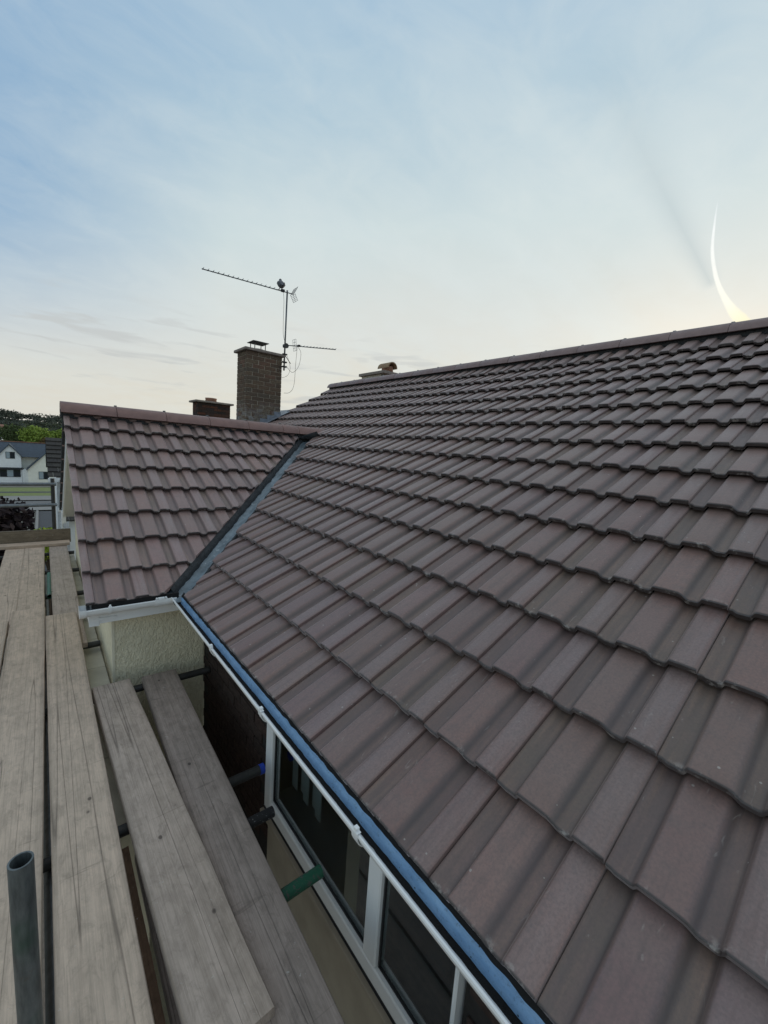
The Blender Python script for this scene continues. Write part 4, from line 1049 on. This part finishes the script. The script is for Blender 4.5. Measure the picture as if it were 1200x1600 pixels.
# ------------------------------------------------------------------ ground, road, far scenery
def gz(y):
    if y < 28: return ZG
    if y < 98: return ZG-3.75*(y-28)/70
    if y < 125: return ZG-3.75
    return ZG-3.75+(y-125)*.055
def sheet(name, x0, x1, ylist, dz, m):
    mb = MB()
    for y in ylist: mb.v += [Vector((x0, y, gz(y)+dz)), Vector((x1, y, gz(y)+dz))]
    for k in range(len(ylist)-1): a = 2*k; mb.f.append((a, a+1, a+3, a+2))
    o = mb.build(name, m); o['kind'] = 'structure'; return o
sheet('ground', -2500, 2500, [-2500, -200, -20, 28, 60, 98, 125, 170], 0, M_earth)
sheet('lawn', -60, 60, [70, 75, 80], .008, M_grass)
sheet('lane', -60, 60, [67.5, 70], .014, M_drive)
sheet('road', -200, 200, [47, 54], .012, M_road)
sheet('far_pavement', -200, 200, [54.2, 56], .10, M_pave)
sheet('near_pavement', -200, 200, [43, 46.8], .10, M_pave)
sheet('verge_grass', -60, 60, [62, 67.3], .012, M_grass)
sheet('verge_path', -60, 60, [56.2, 61.8], .012, M_pave)
sheet('garden_shade_bed', -60, 60, [80.2, 92], .02, M_earth)
sheet('driveway', -.95, 1.5, [20, 28, 42.8], .012, M_drive)
mb = MB()
for y in (20, 28, 42.8): mb.v += [Vector((-1.10, y, gz(y)+.10)), Vector((-.95, y, gz(y)+.10)), Vector((-1.10, y, gz(y)-.1)), Vector((-.95, y, gz(y)-.1))]
for k in range(2): a = 4*k; mb.f += [(a, a+1, a+5, a+4), (a+1, a+3, a+7, a+5), (a+2, a, a+4, a+6)]
o = mb.build('kerb', M_pave); o['kind'] = 'structure'
# hill
mb = MB(); NX, NY = 60, 14
def hz(x, y):
    t = (y-165)/120; t = max(0, min(1, t)); s = t*t*(3-2*t)
    return gz(170)-3+s*(14.5+noise.noise(Vector((x*.012, 0, 3)))*2.0-max(0, x+10)*.05)
for j in range(NY+1):
    y = 160+j*15
    for i in range(NX+1):
        x = -600+i*20; mb.v.append(Vector((x, y, hz(x, y))))
for j in range(NY):
    for i in range(NX): a = j*(NX+1)+i; mb.f.append((a, a+1, a+NX+2, a+NX+1))
o = mb.build('hill', simple('wooded_hillside', (.03, .04, .02), .95, .3, .05)); o['kind'] = 'structure'

def leaves(mb, rn, c, r, n_, size, rr, shell=.55, squash=1.0, xmax=None):
    for _ in range(n_):
        while True:
            p = Vector((rr.uniform(-1, 1), rr.uniform(-1, 1), rr.uniform(-1, 1)))
            if p.length <= 1 and p.length > shell*rr.random(): break
        lump = 1+.25*noise.noise(p*2.2+Vector(c)*.3)
        q = Vector(c)+Vector((p.x*r[0], p.y*r[1], p.z*r[2]))*lump
        if xmax is not None and q.x > xmax: continue
        a = Vector((rr.gauss(0, 1), rr.gauss(0, 1), rr.gauss(0, 1))).normalized(); b = a.cross(Vector((rr.gauss(0, 1), rr.gauss(0, 1), rr.gauss(0, 1)))).normalized(); s = size*rr.uniform(.6, 1.3)
        o = len(mb.v); mb.v += [q-a*s, q+b*s*.6, q+a*s, q-b*s*.6+a.cross(b)*s*.3]; mb.f.append((o, o+1, o+2, o+3)); rn.append(rr.random())
def leafobj(name, mb, rn, m, parent=None):
    o = mb.build(name, m, parent); at = o.data.attributes.new('rnd', 'FLOAT', 'FACE'); at.data.foreach_set('value', rn); return o
rr = random.Random(21)
ML_dk = leaf_mat('pine_green', (.075, .085, .062)); ML_mid = leaf_mat('mid_green', (.075, .105, .035)); ML_br = leaf_mat('bright_green', (.21, .29, .05)); ML_or = leaf_mat('rusty_leaves', (.12, .08, .03)); ML_pu = leaf_mat('dark_purple_leaves', (.026, .015, .017)); ML_lime = leaf_mat('lime_green', (.26, .34, .03)); ML_ol = leaf_mat('olive_green', (.085, .10, .055))
# far-off wood on the hill: one mass
mb = MB(); rn = []
for k in range(230):
    x = rr.uniform(-60, 30); y = rr.uniform(215, 290) if k % 3 else rr.uniform(262, 290); z0 = hz(x, y); h = rr.uniform(2.4, 4.6)
    leaves(mb, rn, (x, y, z0+h*.62), (rr.uniform(1.8, 3.2), 2, h*.40), 95, .45, rr, .4)
    mb.tube([(x, y, z0-.5), (x+rr.uniform(-.4, .4), y, z0+h*.8)], .14, 4); rn += [0.1]*6
o = leafobj('pine_wood', mb, rn, ML_dk); o['kind'] = 'stuff'
mb = MB(); rn = []
for k in range(130):
    x = rr.uniform(-50, 28); y = rr.uniform(175, 240); z0 = hz(x, y); h = rr.uniform(3, 5)
    leaves(mb, rn, (x, y, z0+h*.45), (rr.uniform(2, 3.4), 2, h*.5), 110, .42, rr, .5)
o = leafobj('hillside_woodland', mb, rn, ML_ol); o['kind'] = 'stuff'
def tree(loc, r, crown_c, m, label, n_=900, size=.22, cat='tree', name='tree', xmax=None, lobes=5, trunk=.22, group=None, seed=0):
    rr = random.Random(seed+77); t = thing(name, label, cat, loc, group)
    mb = MB(); c = Vector(crown_c); mb.tube([loc, (loc[0]+.05, loc[1], (loc[2]+c.z)/2), c], [trunk, trunk*.75, trunk*.3], 8)
    for k in range(5):
        an = rr.uniform(0, 2*pi); mb.tube([Vector(loc).lerp(c, .55+.08*k), c+Vector((cos(an)*r[0]*.6, sin(an)*r[1]*.6, rr.uniform(-.1, .5)*r[2]))], [trunk*.35, trunk*.08], 5)
    mb.build('trunk', M_bark, t)
    mb = MB(); rn = []
    leaves(mb, rn, c, [x*.8 for x in r], n_//2, size, rr, .3, xmax=xmax)
    for k in range(lobes):
        an = rr.uniform(0, 2*pi); q = c+Vector((cos(an)*r[0]*.55, sin(an)*r[1]*.55, rr.uniform(-.35, .6)*r[2]))
        leaves(mb, rn, q, [x*rr.uniform(.35, .52) for x in r], n_//(2*lobes), size, rr, .5, xmax=xmax)
    leafobj('crown', mb, rn, m, t); return t
g_ = gz(115)
tree((-.6, 118, g_), (3.4, 3, 3.0), (-.9, 118, -.9), ML_br, 'bright green bushy tree behind the slate roofs of the far houses', 2600, .26, seed=1, lobes=9)
tree((2.6, 120, g_), (2.0, 2.6, 2.7), (2.5, 120, -1.3), ML_br, 'yellow-green tree half hidden by the near wing roof', 1700, .26, seed=2, lobes=7)
tree((.6, 113, g_), (1.6, 1.6, 1.7), (.5, 113, -2.0), ML_or, 'rust coloured shrubby tree in front of the bright green tree', 900, .2, seed=3)
tree((-4.6, 122, g_), (3.0, 2.6, 3.2), (-4.2, 122, -1.4), ML_mid, 'dark green tree left of the bright green tree', 1800, .26, seed=4, lobes=8)
tree((-9.4, 135, g_), (3.4, 3, 2.8), (-8.9, 135, -1.2), ML_mid, 'dark green tree at the left edge of the photo above the roofs', 1600, .28, seed=5, lobes=8)
tree((-3.3, 14.5, ZG), (2.75, 2.5, 2.0), (-3.35, 14.5, -2.42), ML_pu, 'dark purple leaved tree beyond the guard rails', 16000, .13, seed=6, xmax=-.90, lobes=12, trunk=.12)
tree((-.66, 7.3, ZG), (.32, .40, .40), (-.66, 7.3, -1.18), ML_lime, 'lime green conifer tip just beyond the toe board', 1500, .05, seed=7, xmax=-.50, lobes=4, trunk=.06, cat='shrub', name='shrub')
# little house with an orange roof on the hillside
def simple_house(name, label, x0, x1, y, z0, ze, zr, mw, mr, depth=7):
    t = thing(name, label, 'house', ((x0+x1)/2, y, z0)); mb = MB(); mb.box(x0, x1, y, y+depth, z0, ze); mb.build('wall', mw, t)
    mb = MB(); mb.add([(x0-.3, y-.3, ze), (x1+.3, y-.3, ze), (x1+.3, y+depth+.3, ze), (x0-.3, y+depth+.3, ze), (x0-.3, y+depth/2, zr), (x1+.3, y+depth/2, zr)], [(0, 1, 5, 4), (2, 3, 4, 5), (0, 4, 3), (1, 2, 5), (0, 3, 2, 1)]); mb.build('roof', mr, t)
    for k in range(2):
        xa = x0+(x1-x0)*(.2+.4*k); mb = MB(); mb.bbox(xa, xa+.9, y-.04, y+.02, ze-1.5, ze-.5, .02); mb.build('window', M_dkglass, t)
    return t
simple_house('house', 'small white house with an orange roof among the hillside trees', -14.0, -8.3, 150, gz(150), .2, 1.4, M_white, M_terra)

# ---- far double-gabled house
fh = thing('house', 'white and cream double-gabled house with blue slate roofs across the road', 'house', (-2, 92, gz(92)))
zb = gz(93)-.1
mb = MB(); mb.box(-12, 8, 96, 104, zb, -4.0); mb.build('wall', M_creamw, fh)
mb = MB(); mb.add([(-12.3, 94.9, -4.15), (8.3, 94.9, -4.15), (8.3, 99.5, -1.75), (-12.3, 99.5, -1.75), (8.3, 104.5, -4.15), (-12.3, 104.5, -4.15)], [(0, 1, 2, 3), (3, 2, 4, 5), (0, 3, 5), (1, 4, 2), (0, 5, 4, 1)]); mrf = mb.build('roof', M_slate, fh)
mb = MB(); mb.bbox(-12.3, 8.3, 99.38, 99.62, -1.76, -1.62, .02); mb.build('ridge', M_terra, fh)
def gable(xa, xl, xr, ze, za, y, yb_, m, vname):
    mb = MB(); mb.add([(xl, y, zb), (xr, y, zb), (xr, y, ze), (xa, y, za), (xl, y, ze), (xl, yb_, zb), (xr, yb_, zb), (xr, yb_, ze), (xa, yb_, za), (xl, yb_, ze)], [(0, 1, 2, 3, 4), (1, 6, 7, 2), (5, 0, 4, 9)]); mb.build('gable_wall', m, fh)
    mb = MB(); ov = .22; sl = (za-ze)/(xr-xa); t = .22; zs = ze-sl*ov
    for s, xe in ((-1, xl-ov), (1, xr+ov)):
        mb.add([(xe, y-.3, zs+t), (xa, y-.3, za+t), (xa, yb_+5, za+t), (xe, yb_+5, zs+t), (xe, y-.3, zs), (xa, y-.3, za), (xa, yb_+5, za), (xe, yb_+5, zs)], [(0, 1, 2, 3), (7, 6, 5, 4), (0, 4, 5, 1), (3, 2, 6, 7), (0, 3, 7, 4)])
    mb.build('roof', M_slate, fh)
gable(-4.72, -6.25, -3.25, -4.02, -2.18, 94.6, 96.5, M_white, 'a')
gable(1.65, -2.37, 5.67, -6.15, -1.75, 93.0, 96.5, M_creamw, 'b')
mb = MB(); mb.bbox(-6.6, -3.1, 94.2, 94.6, -6.40, -6.05, .02); mb.build('band', M_dkframe, fh)
def far_window(xa, xb, za, zc, y, nb):
    mb = MB(); mb.bbox(xa, xb, y-.06, y+.02, za, zc, .01); f_ = mb.build('window', M_dkframe, fh)
    w_ = (xb-xa)/nb
    for k in range(nb): mb = MB(); mb.box(xa+w_*k+.06, xa+w_*(k+1)-.06, y-.075, y-.061, za+.07, zc-.07); o = mb.build('pane', M_dkglass if (k+nb) % 2 else M_pglass, None); attach_sub(o, f_)
M_pglass = simple('painted_sky_glass', (.35, .42, .45), .1, .1)  # pale base colour stands for sky reflected in the panes
far_window(-6.15, -3.40, -7.72, -6.42, 94.6, 3)
far_window(-5.25, -4.05, -4.5, -3.35, 94.6, 2)
far_window(-.95, .46, -7.9, -6.55, 93.0, 2)
far_window(.12, .85, -4.9, -3.6, 93.0, 1)
mb = MB(); mb.tube([(-3.02, 94.4, -6.1), (-3.02, 94.4, zb)], .07, 6); mb.build('downpipe', M_dkframe, fh)
mb = MB(); mb.box(-3.2, -2.3, 94.3, 95, zb, -6.3); mb.build('side_wall', M_white, fh)

# ---- neighbour's dark tiled roof between
nb = thing('house', 'neighbouring house with dark grey tiled roof and white walls behind the wing verge', 'house', (1, 17, ZG))
mb = MB(); mb.box(-.28, 6, 15.9, 19.5, ZG, -.62); mb.box(-.05, 6, 13.9, 15.9, ZG, -1.86); mb.build('wall', M_white, nb)
mb = MB(); rnl = []
def rows(y0_, z0_, y1_, z1_, x0_, x1_, nrow, seed):
    rr = random.Random(seed)
    dy, dz_ = (y1_-y0_)/nrow, (z1_-z0_)/nrow; L = sqrt(dy*dy+dz_*dz_); nrm = Vector((0, -dz_, dy)).normalized()
    for k in range(nrow):
        x = x0_-(0 if k % 2 else .15)
        while x < x1_:
            xa, xb = max(x, x0_), min(x+.296, x1_); base = Vector((0, y0_+dy*k, z0_+dz_*k)); o = len(mb.v)
            t_ = .045
            v = [Vector((xa, base.y, base.z))+nrm*t_, Vector((xb, base.y, base.z))+nrm*t_, Vector((xb, base.y+dy, base.z+dz_)), Vector((xa, base.y+dy, base.z+dz_)), Vector((xa, base.y, base.z)), Vector((xb, base.y, base.z))]
            mb.v += v; mb.f += [(o, o+1, o+2, o+3), (o+4, o+5, o+1, o)]; r_ = rr.random(); rnl.extend([r_, r_]); x += .3
rows(15.55, -.60, 17.9, .72, -.52, 6, 9, 1); rows(13.6, -1.86, 15.6, -.66, -.20, 6, 8, 2)
mb.add([(-.52, 17.9, .72), (6, 17.9, .72), (6, 20.2, -.6), (-.52, 20.2, -.6)], [(0, 1, 2, 3)]); rnl.append(.5)
o = leafobj('roof_tiling', mb, rnl, M_nbtile, nb); o['kind'] = 'stuff'
mb = MB(); mb.bbox(-.40, -.34, 15.62, 15.70, -2.9, -.66, .01); mb.bbox(-.52, 6, 15.52, 15.60, -.78, -.64, .01); mb.build('fascia', M_upvc, nb)
mb = MB(); mb.tube([(-.24, 13.75, -1.9), (-.24, 13.75, ZG)], .05, 8); mb.build('downpipe', M_upvc, nb)

# ---- second neighbour: only its chimney clears the wing ridge
n2 = thing('house', 'house whose short red and black brick chimney shows above the wing ridge', 'house', (3.3, 10.4, ZG))
mb = MB(); mb.box(1.4, 6.4, 9.2, 12.4, ZG, -.3); mb.build('wall', M_render_s, n2)
mb = MB(); mb.add([(1.2, 9.0, -.35), (6.6, 9.0, -.35), (6.6, 10.8, .85), (1.2, 10.8, .85), (6.6, 12.6, -.35), (1.2, 12.6, -.35)], [(0, 1, 2, 3), (3, 2, 4, 5), (0, 3, 5), (1, 4, 2)]); mb.build('roof', M_nbtile, n2)
QX0, QX1, QY, QZ = 2.875, 3.80, 10.0, 2.125
mb = MB(); mb.box(QX0+.006, QX1-.006, QY+.006, QY+.55, .2, QZ); ch2 = mb.build('chimney', M_jointdk, n2); 
cb2 = cb.copy(); cb2.materials.clear(); cb2.materials.append(M_brickred); cbh2 = cbh.copy(); cbh2.materials.clear(); cbh2.materials.append(M_brickred)
lay(QX0, QX1, 0, QY, 1.3, QZ-.002, ch2, cb2, cbh2); lay(QY+.105, QY+.55, 1, QX0, 1.3, QZ-.002, ch2, cb2, cbh2)
mb = MB(); mb.bbox(QX0-.09, QX1+.08, QY-.09, QY+.64, QZ+.001, QZ+.055, .01); o = mb.build('coping', M_cap, None); attach_sub(o, ch2)
mb = MB(); mb.tube([(3.31, QY+.25, QZ+.05), (3.31, QY+.25, QZ+.13), (3.31, QY+.25, QZ+.165), (3.31, QY+.25, QZ+.17)], [.165, .155, .17, .15], 18); o = mb.build('chimney_pot', M_terra, None, smooth=True); attach_sub(o, ch2)

# ------------------------------------------------------------------ contrail, a long tube of ice cloud far off, its glow standing for sunlight
m, n = mat('contrail_ice')
tc = n('ShaderNodeTexCoord').outputs['Object']
lw_ = n('ShaderNodeLayerWeight', i={0: .5}).outputs['Facing']
uvn = n('ShaderNodeAttribute', attribute_name='along').outputs['Fac']
nz = n.noise(n('ShaderNodeVectorMath', operation='SCALE', i={0: tc, 'Scale': .03}).outputs[0], 1.0, 5, .7)
colr = n.ramp(uvn, [(0.0, (1.0, .92, .60)), (.35, (1.0, .98, .84)), (1.0, (.93, .97, 1.0))])
em = n('ShaderNodeEmission', i={0: colr, 1: .84}); tr = n('ShaderNodeBsdfTransparent')
dens = n.m('MULTIPLY', n.m('POWER', n.m('SUBTRACT', 1.0, lw_), 1.5), n.ramp(uvn, [(0.0, 1.0), (.6, .85), (.85, .55), (1.0, 0.0)]))
dens = n.m('MULTIPLY', dens, n.m('ADD', .25, n.m('MULTIPLY', nz, 1.5)), clamp=True)
mxs = n('ShaderNodeMixShader', i={0: dens, 1: tr.outputs[0], 2: em.outputs[0]}); n('ShaderNodeOutputMaterial', i={0: mxs.outputs[0]})
dirs = [((.9510, .1905, .2440), 24), ((.9405, .2075, .2685), 20), ((.9337, .2190, .2835), 16), ((.9259, .2293, .3003), 11), ((.9160, .2400, .3220), 7.5), ((.9052, .2475, .3454), 6.5), ((.8908, .2526, .3777), 5.5), ((.8741, .2511, .4158), 3.2), ((.8622, .2481, .4417), 1.5)]
mb = MB(); P_ = []; Rd = []
for k in range(len(dirs)-1):
    a, b = Vector(dirs[k][0]), Vector(dirs[k+1][0]); pa = Vector(dirs[max(k-1, 0)][0]); pb = Vector(dirs[min(k+2, len(dirs)-1)][0])
    for i in range(8):
        t = i/8; P_.append(CAM+.5*((2*a)+(b-pa)*t+(2*pa-5*a+4*b-pb)*t*t+(3*a-pa-3*b+pb)*t**3)*2000); Rd.append((dirs[k][1]*(1-t)+dirs[k+1][1]*t)*(1+.08*noise.noise(Vector((k+t, 0, 0))*3)))
mb.tube(P_, Rd, 20, cap=False)
o = mb.build('contrail', m, smooth=True); at = o.data.attributes.new('along', 'FLOAT', 'POINT')
at.data.foreach_set('value', [(i//20)/(len(P_)-1) for i in range(len(mb.v))])
tag(o, 'bright curved contrail rising from behind the main roof ridge', 'contrail')

# clean-up: drop meshes that ended with no users
for b in base_bm: b.free()
